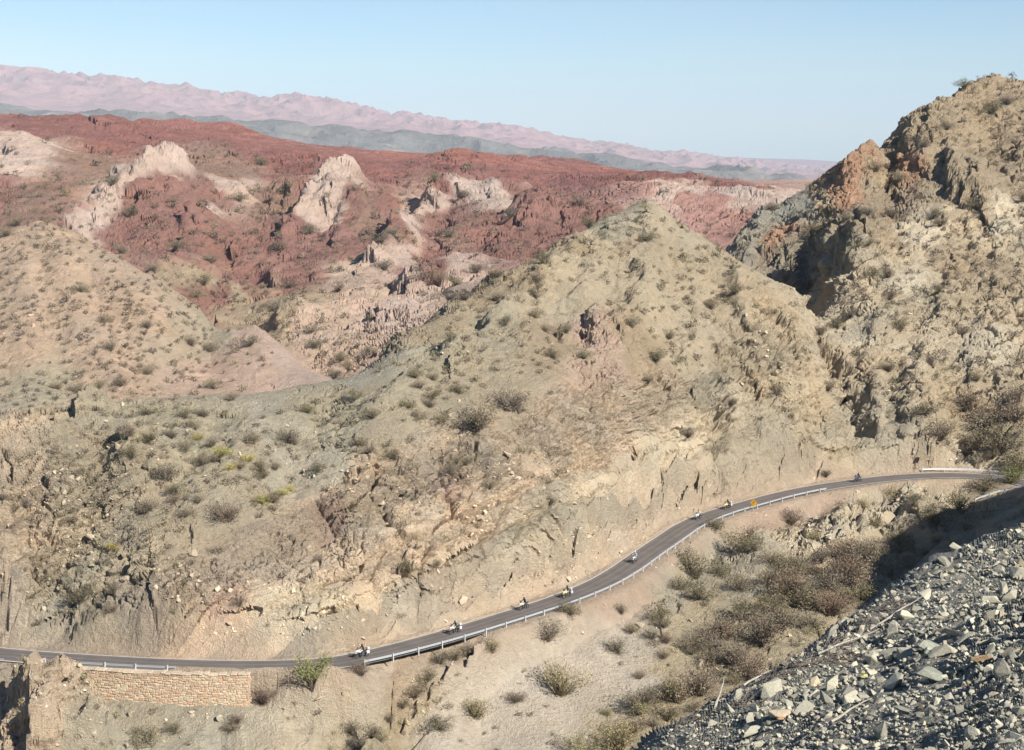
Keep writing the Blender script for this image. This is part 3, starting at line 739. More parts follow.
def attr_mat(name, rough=.9, bump_scale=None, var=.15, scale=5.0, trans=0):
    m, nt, b = ntree(name)
    at = nd(nt, 'ShaderNodeAttribute', attribute_name='Col'); tc = nd(nt, 'ShaderNodeTexCoord')
    oi = nd(nt, 'ShaderNodeObjectInfo')
    nz = nd(nt, 'ShaderNodeTexNoise', Scale=scale, Detail=4.0); nt.links.new(tc.outputs['Object'], nz.inputs['Vector'])
    mr = nd(nt, 'ShaderNodeMapRange'); mr.inputs['From Min'].default_value = .3; mr.inputs['From Max'].default_value = .7
    mr.inputs['To Min'].default_value = 1 - var; mr.inputs['To Max'].default_value = 1 + var; nt.links.new(nz.outputs['Fac'], mr.inputs['Value'])
    mx = nd(nt, 'ShaderNodeVectorMath', operation='SCALE'); nt.links.new(at.outputs['Color'], mx.inputs[0]); nt.links.new(mr.outputs[0], mx.inputs['Scale'])
    mo = nd(nt, 'ShaderNodeVectorMath', operation='MULTIPLY'); nt.links.new(mx.outputs[0], mo.inputs[0]); nt.links.new(oi.outputs['Color'], mo.inputs[1])
    nt.links.new(mo.outputs[0], b.inputs['Base Color'])
    b.inputs['Roughness'].default_value = rough; b.inputs['Specular IOR Level'].default_value = .1
    if bump_scale:
        bp = nd(nt, 'ShaderNodeBump', Strength=.6, Distance=bump_scale); nt.links.new(nz.outputs['Fac'], bp.inputs['Height']); nt.links.new(bp.outputs[0], b.inputs['Normal'])
    return m

# ================================================================== ROAD
m, nt, b = ntree('asphalt')
tc = nd(nt, 'ShaderNodeTexCoord'); uv = nd(nt, 'ShaderNodeUVMap', uv_map='UVMap')
n1 = nd(nt, 'ShaderNodeTexNoise', Scale=.35, Detail=5.0); nt.links.new(tc.outputs['Object'], n1.inputs['Vector'])
n2 = nd(nt, 'ShaderNodeTexNoise', Scale=14.0, Detail=3.0); nt.links.new(tc.outputs['Object'], n2.inputs['Vector'])
mp = nd(nt, 'ShaderNodeMapping'); mp.inputs['Scale'].default_value = (3.2, .05, 1); nt.links.new(uv.outputs[0], mp.inputs['Vector'])
n3 = nd(nt, 'ShaderNodeTexNoise', Scale=2.0, Detail=3.0); nt.links.new(mp.outputs[0], n3.inputs['Vector'])
s1 = nd(nt, 'ShaderNodeMath', operation='ADD'); nt.links.new(n1.outputs['Fac'], s1.inputs[0]); nt.links.new(n3.outputs['Fac'], s1.inputs[1])
s2 = nd(nt, 'ShaderNodeMath', operation='ADD'); nt.links.new(s1.outputs[0], s2.inputs[0]); nt.links.new(n2.outputs['Fac'], s2.inputs[1])
cr = nd(nt, 'ShaderNodeValToRGB'); cr.color_ramp.elements[0].position = .38; cr.color_ramp.elements[0].color = (.115, .100, .090, 1)
cr.color_ramp.elements[1].position = .66; cr.color_ramp.elements[1].color = (.185, .162, .148, 1)
dv = nd(nt, 'ShaderNodeMath', operation='DIVIDE'); nt.links.new(s2.outputs[0], dv.inputs[0]); dv.inputs[1].default_value = 3
nt.links.new(dv.outputs[0], cr.inputs['Fac'])
sx = nd(nt, 'ShaderNodeSeparateXYZ'); nt.links.new(uv.outputs[0], sx.inputs[0]); ab = nd(nt, 'ShaderNodeMath', operation='ABSOLUTE'); nt.links.new(sx.outputs[0], ab.inputs[0])
n4 = nd(nt, 'ShaderNodeTexNoise', Scale=.8, Detail=5.0, Roughness=.7); nt.links.new(tc.outputs['Object'], n4.inputs['Vector'])
ad = nd(nt, 'ShaderNodeMath', operation='MULTIPLY_ADD'); nt.links.new(n4.outputs['Fac'], ad.inputs[0]); ad.inputs[1].default_value = 1.3; nt.links.new(ab.outputs[0], ad.inputs[2])
mrd = nd(nt, 'ShaderNodeMapRange'); mrd.inputs['From Min'].default_value = 2.75; mrd.inputs['From Max'].default_value = 3.3; mrd.inputs['To Max'].default_value = .85; nt.links.new(ad.outputs[0], mrd.inputs['Value'])
wv = nd(nt, 'ShaderNodeMath', operation='PINGPONG'); nt.links.new(ab.outputs[0], wv.inputs[0]); wv.inputs[1].default_value = .65
mrw = nd(nt, 'ShaderNodeMapRange'); mrw.inputs['From Max'].default_value = .65; mrw.inputs['To Min'].default_value = .84; mrw.inputs['To Max'].default_value = 1.14; nt.links.new(wv.outputs[0], mrw.inputs['Value'])
scw = nd(nt, 'ShaderNodeVectorMath', operation='SCALE'); nt.links.new(cr.outputs[0], scw.inputs[0]); nt.links.new(mrw.outputs[0], scw.inputs['Scale'])
mxd = nd(nt, 'ShaderNodeMix', data_type='RGBA'); nt.links.new(mrd.outputs[0], mxd.inputs[0]); nt.links.new(scw.outputs[0], mxd.inputs[6]); mxd.inputs[7].default_value = (.33, .285, .22, 1)
nt.links.new(mxd.outputs[2], b.inputs['Base Color']); b.inputs['Roughness'].default_value = .85; b.inputs['Specular IOR Level'].default_value = .15
M_road = m
M_line = simple('road_paint', (.62, .61, .57), .7, scale=3, var=.25)
def strip(name, o0, o1, z, mat, nx=2, i0=0, i1=None):
    i1 = i1 or len(ROAD); idx = range(i0, i1); V = []; F = []; UV = []
    for q, i in enumerate(idx):
        for k in range(nx):
            o = o0 + (o1 - o0) * k / (nx - 1); p = ROAD[i] + RNRM[i] * o; V.append((p[0], p[1], z + .04 * (1 - (o / 2.6) ** 2))); UV.append((o, i))
    n = len(idx)
    for q in range(n - 1):
        for k in range(nx - 1): F.append((q * nx + k, q * nx + k + 1, (q + 1) * nx + k + 1, (q + 1) * nx + k)[::-1])
    me = bpy.data.meshes.new(name); me.from_pydata(V, [], F); me.materials.append(mat)
    ul = me.uv_layers.new(name='UVMap')
    for l in me.loops: ul.data[l.index].uv = UV[l.vertex_index]
    o = bpy.data.objects.new(name, me); COL.objects.link(o); o['kind'] = 'structure'; return o
strip('road', -hw, hw, 0.0, M_road, 9)
strip('road_edge_line', hw - .27, hw - .12, .006, M_line); strip('road_edge_line', -hw + .12, -hw + .27, .006, M_line)

# ================================================================== GUARDRAILS
M_galv = simple('galvanised_steel', (.50, .52, .53), .42, .45, .5, .12, 2.0)
M_galvl = simple('bright_steel', (.78, .79, .79), .35, .2, .5, .06, 2.0)
M_post = simple('steel_post', (.62, .62, .60), .5, .2, .4, .12, 3.0)
PROF = [(.0, .74), (.075, .70), (.075, .64), (.02, .60), (.02, .57), (.075, .53), (.075, .47), (.0, .43)]
def rail_from(path, outs, label, mats=(M_galv, M_post), z0=0.0, step=4.0):
    """path of ground points, outs = unit vectors from the road outwards"""
    c = path[len(path) // 2]
    t = tag(empty('guardrail', (c[0], c[1], c[2])), label, 'guardrail', 'guardrails along the road')
    secs = MB(); n = len(PROF); V = []; F = []
    for p, o in zip(path, outs):
        for a, h in PROF: V.append((p[0] - o[0] * (a + .06) - c[0], p[1] - o[1] * (a + .06) - c[1], p[2] + h - c[2]))
        for a, h in PROF[::-1]: V.append((p[0] - o[0] * (a + .045) - c[0], p[1] - o[1] * (a + .045) - c[1], p[2] + h - c[2]))
    n2_ = 2 * n
    for i in range(len(path) - 1):
        for k in range(n2_): F.append((i * n2_ + k, i * n2_ + (k + 1) % n2_, (i + 1) * n2_ + (k + 1) % n2_, (i + 1) * n2_ + k))
    F += [tuple(range(n2_)), tuple(range((len(path) - 1) * n2_, len(path) * n2_))[::-1]]
    secs.add(V, F); secs.build('rail_beam', mats[0], t)
    for i in range(0, len(path), int(step)):
        p, o = path[i], outs[i]; pm = MB(); M_ = Matrix.Rotation(math.atan2(o[1], o[0]), 4, 'Z')
        pm.box(p[0] + o[0] * .03 - c[0], p[1] + o[1] * .03 - c[1], p[2] + .26 - c[2], .15, .13, 1.14, M_)
        pm.build('post', mats[1], t)
    return t
def road_rail(px0, px1, side, label, off=.55, **kw):
    i0, i1 = road_idx_px(px0), road_idx_px(px1); path = []; outs = []
    for i in range(i0, i1 + 1):
        o = RNRM[i] * side; p = ROAD[i] + o * (hw + off); path.append((p[0], p[1], kw.get('z0', -.02))); outs.append(o)
    return rail_from(path, outs, label, **kw)
road_rail(-70, 17, -1, 'grey steel guardrail at the far left, beyond the tan rock column', .8)
road_rail(60, 182, -1, 'grey steel guardrail standing above the stone retaining wall', 1.25, z0=.42)
road_rail(353, 816, -1, 'long grey steel guardrail with pale posts along the near edge of the road', .45)
road_rail(930, 1040, 1, 'white steel guardrail shining in the sun on the far side of the bend', .9, mats=(M_galvl, M_post))
pa = [hit(px, py)[0] for px, py in ((976, 503), (1000, 496), (1026, 489), (1050, 482))]
pth = []; 
for a_, b_ in zip(pa[:-1], pa[1:]):
    n_ = max(2, int((b_ - a_).length))
    for k_ in range(n_): pth.append(a_ + (b_ - a_) * k_ / n_)
zz_ = np.linspace(pth[0].z, pth[-1].z, len(pth)); zz_ = np.maximum(zz_, [ground(p.x, p.y) for p in pth])
d_ = (pth[-1] - pth[0]).normalized(); on = (d_.y, -d_.x)
rail_from([(p.x, p.y, z_) for p, z_ in zip(pth, zz_)], [on] * len(pth), 'dim steel guardrail in the deep shade at the right edge of the photo')

# ================================================================== RETAINING WALL
M_stone = attr_mat('masonry', .95, .03, .2, 4.0)
i0, i1 = road_idx_px(74), road_idx_px(252)
off = hw + 2.3
wp = np.array([ROAD[i] - RNRM[i] * off for i in range(i0, i1 + 1)]); ws = np.r_[0, np.cumsum(np.linalg.norm(np.diff(wp, axis=0), axis=1))]
cw = wp[len(wp) // 2]
wt_ = tag(empty('retaining_wall', (cw[0], cw[1], -4.0)), 'pinkish rubble stone retaining wall holding up the road on the left', 'wall')
core = MB(); V = []; F = []
for i, p in enumerate(wp):
    q = RNRM[i0 + i]
    for o_, z_ in ((.06, .42), (.06, -4.9), (1.3, -4.9), (1.3, .42)): V.append((p[0] + q[0] * o_ - cw[0], p[1] + q[1] * o_ - cw[1], z_ + 4.0))
for i in range(len(wp) - 1):
    for k in range(4): F.append((i * 4 + k, (i + 1) * 4 + k, (i + 1) * 4 + (k + 1) % 4, i * 4 + (k + 1) % 4))
F += [(0, 1, 2, 3), tuple(range((len(wp) - 1) * 4, len(wp) * 4))[::-1]]
core.add(V, F, c=tuple(lin((206, 186, 162)))); core.build('wall_core', M_stone, wt_)
st = MB(); z_ = -4.6
while z_ < .25:
    hh = random.uniform(.2, .36); x_ = random.uniform(0, .3)
    while x_ < ws[-1]:
        wd = random.uniform(.28, .8); xm = x_ + wd / 2
        p = (np.interp(xm, ws, wp[:, 0]), np.interp(xm, ws, wp[:, 1])); i = min(int(np.searchsorted(ws, xm)), len(wp) - 2); q = RNRM[i0 + i]
        d = random.uniform(.10, .18)
        M_ = Matrix.Rotation(math.atan2(q[1], q[0]) + random.uniform(-.06, .06), 4, 'Z') @ Matrix.Rotation(random.uniform(-.07, .07), 4, 'X')
        cc = lin(random.choice([(206, 180, 152), (198, 174, 146), (208, 188, 160), (190, 166, 140), (202, 168, 140), (204, 190, 164)])) * random.uniform(.85, 1.1)
        st.box(p[0] + q[0] * .05 - cw[0], p[1] + q[1] * .05 - cw[1], z_ + hh / 2 + random.uniform(-.09, .09) + 4.0, d, wd - random.uniform(.03, .08), hh * random.uniform(.75, 1.15), M_, bev=.35, c=tuple(cc))
        x_ += wd
    z_ += hh
st.build('stone_face', M_stone, wt_)
cp = MB(); x_ = 0
while x_ < ws[-1]:
    wd = random.uniform(.5, 1.2); xm = x_ + wd / 2; p = (np.interp(xm, ws, wp[:, 0]), np.interp(xm, ws, wp[:, 1])); i = min(int(np.searchsorted(ws, xm)), len(wp) - 2); q = RNRM[i0 + i]
    M_ = Matrix.Rotation(math.atan2(q[1], q[0]) + random.uniform(-.08, .08), 4, 'Z') @ Matrix.Rotation(random.uniform(-.05, .05), 4, 'X')
    cp.box(p[0] + q[0] * .45 - cw[0], p[1] + q[1] * .45 - cw[1], random.uniform(.36, .56) + 4.0, random.uniform(.95, 1.2), wd - .04, random.uniform(.14, .26), M_, bev=.25, c=tuple(lin((208, 190, 164)) * random.uniform(.8, 1.05))); x_ += wd
cp.build('coping', M_stone, wt_)

# ================================================================== ROAD SIGNS
M_yel = simple('sign_yellow', (.92, .52, .03), .45, 0, .4, .05); M_blk = simple('sign_black', (.015, .015, .015), .6)
M_back = simple('sign_back', (.12, .11, .11), .6, .3)
def sign(loc, rz, label, hc=1.75, arrow=True, half=.53):
    t = tag(empty('road_sign', loc, rz), label, 'road sign')
    p = MB(); p.tube([(0, 0, -.5), (0, 0, hc + .3)], .04, 8); p.build('post', M_post, t)
    pl = MB(); h_ = half
    pl.add([(.05, 0, hc + h_), (.05, h_, hc), (.05, 0, hc - h_), (.05, -h_, hc), (.075, 0, hc + h_), (.075, h_, hc), (.075, 0, hc - h_), (.075, -h_, hc)],
           [(3, 2, 1, 0), (4, 5, 6, 7), (0, 1, 5, 4), (1, 2, 6, 5), (2, 3, 7, 6), (3, 0, 4, 7)])
    plate = pl.build('sign_plate', M_yel, t)
    br = MB()
    a, b_ = h_ * .93, h_ * .88
    q = [(0, 1), (1, 0), (0, -1), (-1, 0)]
    vs = [(.079, y * a, hc + z * a) for y, z in q] + [(.079, y * b_, hc + z * b_) for y, z in q]
    br.add(vs, [(k, (k + 1) % 4, 4 + (k + 1) % 4, 4 + k) for k in range(4)]); br.build('border', M_blk, plate)
    if arrow:                                     # a bend-to-the-right arrow
        ar = MB(); pth = [(-.10, -.26), (-.10, -.05), (-.07, .05), (0.0, .12), (.07, .16)]; w_ = .055; vs = []
        for i, (y, z) in enumerate(pth):
            d = np.array(pth[min(i + 1, 4)]) - np.array(pth[max(i - 1, 0)]); d = d / np.linalg.norm(d); n_ = (-d[1], d[0])
            for s_ in (-1, 1): vs.append((.080, y + n_[0] * w_ * s_, hc + z + n_[1] * w_ * s_))
        ar.add(vs, [(2 * i, 2 * i + 1, 2 * i + 3, 2 * i + 2) for i in range(4)])
        ar.add([(.080, .03, hc + .27), (.080, .22, hc + .24), (.080, .11, hc + .06)], [(0, 1, 2)])
        ar.build('curve_arrow', M_blk, plate)
    bk = MB(); bk.box(.035, 0, hc, .03, .5, .06, bev=0); bk.build('bracket', M_back, plate)
    return t
i = road_idx_px(736); p = ROAD[i] - RNRM[i] * (hw + 1.1)
sign((p[0], p[1], ground(*p)), math.atan2(-p[1], -p[0]) - .35, 'yellow diamond curve warning sign on a post behind the near guardrail', 1.5, half=.72)
i = road_idx_px(931); p = ROAD[i] + RNRM[i] * (hw + 1.7)
sign((p[0], p[1], ground(*p)), math.pi / 2 - math.atan2(p[0], p[1]) + math.pi / 2 * -1 + .02, 'road sign seen edge-on at the end of the white guardrail, its shadow on the slope', 2.2, half=.75)

# ================================================================== MOTORCYCLES AND RIDERS
M_tyre = simple('tyre_rubber', (.02, .02, .02), .85); M_rim = simple('wheel_rim', (.35, .35, .36), .4, .7); M_dark = simple('dark_plastic', (.035, .035, .038), .55)
M_engine = simple('engine_metal', (.18, .18, .18), .45, .6); M_seat = simple('seat_vinyl', (.03, .028, .03), .6); M_lens = simple('lamp_lens', (.75, .76, .74), .15, 0, .6)
M_screen = simple('smoked_screen', (.10, .11, .12), .12, 0, .6); M_red = simple('tail_lens', (.35, .02, .02), .3); M_alu = simple('pannier_aluminium', (.72, .73, .74), .35, .35)
def paint(name, c): return simple(name, c, .3, 0, .5, .05)
PT = dict(white=paint('white_paint', (.74, .74, .72)), orange=paint('orange_paint', (.70, .22, .03)), cream=paint('cream_paint', (.68, .60, .45)), silver=paint('silver_paint', (.55, .56, .57)),
          black=paint('black_paint', (.03, .03, .035)), yellow=paint('yellow_paint', (.75, .62, .22)), red=paint('red_paint', (.40, .04, .035)), blue=paint('blue_paint', (.05, .08, .18)))
def oval(x, z, ry, rz_, n=12): return [(x, ry * math.cos(2 * math.pi * k / n), z + rz_ * math.sin(2 * math.pi * k / n)) for k in range(n)]
def objmat(o, m): o.material_slots[0].link = 'OBJECT'; o.material_slots[0].material = m
def make_bike():
    t = empty('motorcycle')
    for x_, r_ in ((.76, .34), (-.74, .32)):
        w_ = MB(); w_.tube([(x_, -.07, .33), (x_, .07, .33)], .05, 10); wheel = w_.build('wheel', M_dark, t)
        q = MB(); q.torus(x_, 0, .33, r_ - .065, .065, 24, 8, 1.05); q.build('tyre', M_tyre, wheel, True)
        q = MB(); q.torus(x_, 0, .33, r_ - .125, .022, 24, 6, 1.8)
        for k in range(10):
            a = 2 * math.pi * k / 10; q.tube([(x_, 0, .33), (x_ + (r_ - .12) * math.cos(a), 0, .33 + (r_ - .12) * math.sin(a))], .008, 4, False)
        q.build('rim', M_rim, wheel)
    q = MB()
    for s in (-1, 1): q.tube([(.76, .11 * s, .33), (.52, .11 * s, .98)], .032, 8)
    q.build('fork', M_engine, t)
    q = MB(); q.loft([oval(1.06, .66, .04, .02), oval(.92, .72, .075, .03), oval(.72, .74, .085, .03), oval(.5, .70, .06, .02)]); q.build('mudguard', PT['white'], t, True)
    q = MB(); q.box(.05, 0, .45, .5, .34, .38, bev=.2); q.tube([(.05, -.34, .42), (.05, .34, .42)], .12, 10); q.build('engine', M_engine, t)
    q = MB(); q.tube([(.55, 0, .95), (.2, 0, .78), (-.35, 0, .72), (-.8, 0, .82)], .05, 8); q.tube([(-.2, .12, .5), (-.74, .12, .33)], .035, 8); q.tube([(.3, 0, .75), (.3, 0, .3), (-.2, 0, .28), (-.35, 0, .7)], .035, 8); q.build('frame', M_dark, t)
    q = MB(); q.loft([oval(.50, .93, .10, .10), oval(.34, .98, .20, .17), oval(.10, .96, .21, .16), oval(-.10, .88, .12, .08)]); q.build('fuel_tank', PT['white'], t, True)
    q = MB(); q.loft([oval(.98, .90, .05, .05), oval(.86, .96, .16, .15), oval(.66, .96, .24, .20), oval(.45, .88, .26, .20), oval(.25, .80, .22, .10)]); q.build('fairing', PT['white'], t, True)
    q = MB(); q.add([(.80, -.17, 1.08), (.80, .17, 1.08), (.60, .13, 1.42), (.60, -.13, 1.42), (.86, 0, 1.09), (.64, 0, 1.45)], [(0, 4, 5, 3), (4, 1, 2, 5)]); q.add([(.79, -.17, 1.08), (.79, .17, 1.08), (.59, .13, 1.42), (.59, -.13, 1.42), (.85, 0, 1.09), (.63, 0, 1.45)], [(3, 5, 4, 0), (5, 2, 1, 4)]); q.build('windscreen', M_screen, t)
    q = MB(); q.loft([oval(.985, .92, .10, .07), oval(.955, .93, .12, .09)]); q.build('headlight', M_lens, t, True)
    q = MB(); q.loft([oval(.0, .88, .12, .05), oval(-.25, .87, .17, .06), oval(-.55, .90, .16, .07), oval(-.85, .95, .10, .04)]); q.build('seat', M_seat, t, True)
    q = MB(); q.tube([(.40, -.42, 1.13), (.50, -.22, 1.16), (.52, 0, 1.08), (.50, .22, 1.16), (.40, .42, 1.13)], .018, 8); hb = q.build('handlebar', M_dark, t)
    for s in (-1, 1):
        q = MB(); q.tube([(.47, .30 * s, 1.16), (.50, .36 * s, 1.32)], .009, 6); q.loft([oval(.50, 1.35, .03, .02)] and [[(.49, .40 * s + .075 * math.cos(a), 1.36 + .045 * math.sin(a)) for a in np.linspace(0, 2 * math.pi, 9)[:-1]], [(.52, .40 * s + .06 * math.cos(a), 1.36 + .035 * math.sin(a)) for a in np.linspace(0, 2 * math.pi, 9)[:-1]]]); q.build('mirror', M_dark, t)
    q = MB(); q.tube([(.2, -.16, .4), (-.1, -.2, .32), (-.5, -.2, .45), (-.9, -.22, .55)], [.03, .03, .055, .06], 8); q.build('exhaust', M_rim, t)
    q = MB(); q.box(-.98, 0, .88, .05, .18, .07, bev=.2); q.build('tail_light', M_red, t)
    for s in (-1, 1):
        q = MB(); q.box(-.70, .36 * s, .72, .44, .20, .38, bev=.12); q.build('pannier', M_alu, t)
    q = MB(); q.box(-.92, 0, 1.12, .34, .46, .30, bev=.15); q.build('top_case', M_alu, t)
    return t
M_helm = paint('helmet_shell', (.6, .6, .6)); M_visor = simple('helmet_visor', (.02, .02, .025), .15, 0, .6); M_glove = simple('glove_leather', (.03, .028, .027), .7); M_boot = simple('boot_leather', (.03, .027, .025), .6)
def cloth(name, c): return simple(name, c, .9, 0, .1, .18, 9)
JK = dict(maroon=cloth('maroon_jacket', (.09, .035, .035)), green=cloth('green_grey_jacket', (.06, .085, .075)), navy=cloth('navy_jacket', (.035, .035, .07)), black=cloth('black_jacket', (.03, .03, .035)), pale=cloth('pale_grey_jacket', (.52, .52, .50)),
          white=cloth('white_jacket', (.72, .71, .68)), brown=cloth('brown_jacket', (.10, .06, .04)), slate=cloth('slate_jacket', (.09, .10, .14)))
TR = dict(dark=cloth('dark_trousers', (.04, .04, .045)), grey=cloth('grey_trousers', (.22, .22, .22)), jeans=cloth('blue_trousers', (.06, .08, .13)))
def make_rider():
    V = []; Ed = []; Rd = []
    def v(p, r, par=None):
        V.append(p); Rd.append(r if hasattr(r, '__len__') else (r, r)); i = len(V) - 1
        if par is not None: Ed.append((par, i))
        return i
    pel = v((-.28, 0, .98), (.17, .15)); wa = v((-.24, 0, 1.12), (.16, .13), pel); ch = v((-.17, 0, 1.32), (.19, .14), wa); nk = v((-.09, 0, 1.50), .065, ch); hd = v((-.05, 0, 1.60), .085, nk); v((-.02, 0, 1.70), .08, hd)
    for s in (-1, 1):
        sh = v((-.12, .20 * s, 1.42), .078, ch); el = v((.12, .35 * s, 1.20), .055, sh); wr = v((.33, .38 * s, 1.16), .038, el); pa_ = v((.385, .385 * s, 1.165), .036, wr)
        for k in range(4):
            y = (.345 + .022 * k) * s; L = (.9, 1.0, .95, .8)[k]
            f1 = v((.385 + .045 * L, y, 1.172), .011, pa_); f2 = v((.385 + .062 * L, y, 1.14), .0105, f1); v((.385 + .04 * L, y, 1.108), .009, f2)
        th = v((.37, .335 * s, 1.145), .013, pa_); v((.40, .325 * s, 1.11), .011, th)
        hp = v((-.22, .13 * s, .93), .115, pel); kn = v((.20, .25 * s, .76), .075, hp); an = v((-.02, .24 * s, .40), .052, kn); hl = v((-.03, .24 * s, .34), .05, an); v((.16, .25 * s, .31), .038, hl)
    me = bpy.data.meshes.new('person'); me.from_pydata(V, Ed, []); o = bpy.data.objects.new('person', me); COL.objects.link(o)
    md = o.modifiers.new('s', 'SKIN'); sv = me.skin_vertices[0].data
    for i, r in enumerate(Rd): sv[i].radius = r; sv[i].use_root = (i == 0)
    sb = o.modifiers.new('d', 'SUBSURF'); sb.levels = 1; sb.render_levels = 1
    bpy.context.view_layer.update(); dg = bpy.context.evaluated_depsgraph_get()
    nm = bpy.data.meshes.new_from_object(o.evaluated_get(dg)); o.modifiers.clear(); o.data = nm; nm.name = 'person'
    nm.materials.clear()
    for m_ in (JK['black'], TR['dark'], M_glove, M_boot): nm.materials.append(m_)
    for p_ in nm.polygons:
        c = p_.center; p_.use_smooth = True
        if c.x > .335 and c.z > 1.0: p_.material_index = 2
        elif c.z < .47: p_.material_index = 3
        elif c.z < 1.0: p_.material_index = 1
        else: p_.material_index = 0
    q = MB(); secs = []
    for a in np.linspace(-1.35, 1.45, 9):
        secs.append([(-.02 + .165 * math.cos(a) * math.cos(b_) + (.02 if a < 0 else 0) * math.cos(b_), .128 * math.cos(a) * math.sin(b_), 1.67 + .15 * math.sin(a)) for b_ in np.linspace(0, 2 * math.pi, 15)[:-1]])
    q.loft(secs); hm = q.build('helmet', M_helm, o, True)
    q = MB(); s0 = [(-.02 + .17 * math.cos(b_), .134 * math.sin(b_), 1.63) for b_ in np.linspace(-1.1, 1.1, 9)]; s1_ = [(-.02 + .165 * math.cos(b_), .130 * math.sin(b_), 1.72) for b_ in np.linspace(-1.1, 1.1, 9)]
    q.add(s0 + s1_, [(k, k + 1, 10 + k, 9 + k) for k in range(8)]); q.build('visor', M_visor, hm, True)
    return o
bike0 = make_bike(); rider0 = make_rider()
def copy_tree(o, par=None, skip=()):
    c = o.copy(); COL.objects.link(c)
    if par is not None: c.parent = par
    for ch_ in o.children:
        if ch_.name.split('.')[0] not in skip: copy_tree(ch_, c, skip)
    return c
BK = [  # px, py of the tyres, paint, jacket, trousers, helmet, luggage, bike label, rider label
 (362, 657.5, 'white', 'maroon', 'dark', (.05, .04, .04), True, 'white motorcycle with pale panniers, lowest and leftmost of the riding group, near the green tree', 'rider in a dark maroon jacket and dark helmet on the lowest, leftmost motorcycle'),
 (455, 633.5, 'cream', 'green', 'dark', (.08, .10, .09), True, 'cream motorcycle with pale luggage, second from the left on the lower straight', 'rider in a grey green jacket on the second motorcycle from the left'),
 (524, 609.5, 'cream', 'navy', 'dark', (.03, .03, .07), False, 'cream motorcycle without luggage, third from the left, its rider in navy', 'rider in a navy jacket leaning forward on the third motorcycle from the left'),
 (567, 597.5, 'yellow', 'slate', 'grey', (.03, .03, .04), True, 'pale yellow motorcycle with luggage just below the start of the bend', 'rider in a slate jacket and black helmet just below the start of the bend'),
 (635, 562.5, 'silver', 'pale', 'grey', (.6, .6, .6), False, 'silver motorcycle alone at the outer edge of the big bend', 'rider in pale grey clothes alone at the outer edge of the big bend'),
 (698.5, 519.5, 'white', 'white', 'dark', (.12, .10, .09), False, 'white motorcycle under a white-clad rider above the big bend', 'rider in a white jacket just above the big bend'),
 (727.5, 509, 'yellow', 'brown', 'dark', (.07, .04, .03), True, 'yellow motorcycle with pale panniers just left of the yellow road sign', 'rider in a brown jacket just left of the yellow road sign'),
 (858, 482, 'blue', 'black', 'jeans', (.04, .04, .06), False, 'dark blue motorcycle, farthest and rightmost of the group', 'rider in black on the farthest, rightmost motorcycle')]
for k, (px, py, pc, jc, tc_, hc_, lug, lb, lr_) in enumerate(BK):
    x_, y_ = unplane(px, py); i = int(np.argmin(np.hypot(ROAD[:, 0] - x_, ROAD[:, 1] - y_))); tn = -RTAN[i]
    rz = math.atan2(tn[1], tn[0])
    b_ = bike0 if k == 0 else copy_tree(bike0, None, () if lug else ('pannier', 'top_case'))
    r_ = rider0 if k == 0 else copy_tree(rider0)
    for o in (b_, r_): o.location = (x_, y_, .03); o.rotation_euler = (0, 0, rz)
    tag(b_, lb, 'motorcycle', 'motorcycles riding down the road'); tag(r_, lr_, 'person', 'riders on the motorcycles')
    for c in b_.children:
        if c.name.split('.')[0] in ('mudguard', 'fuel_tank', 'fairing'): objmat(c, PT[pc])
    r_.material_slots[0].link = 'OBJECT'; r_.material_slots[0].material = JK[jc]; r_.material_slots[1].link = 'OBJECT'; r_.material_slots[1].material = TR[tc_]
    for c in r_.children:
        if c.name.startswith('helmet'): objmat(c, paint('helmet_shell', hc_))

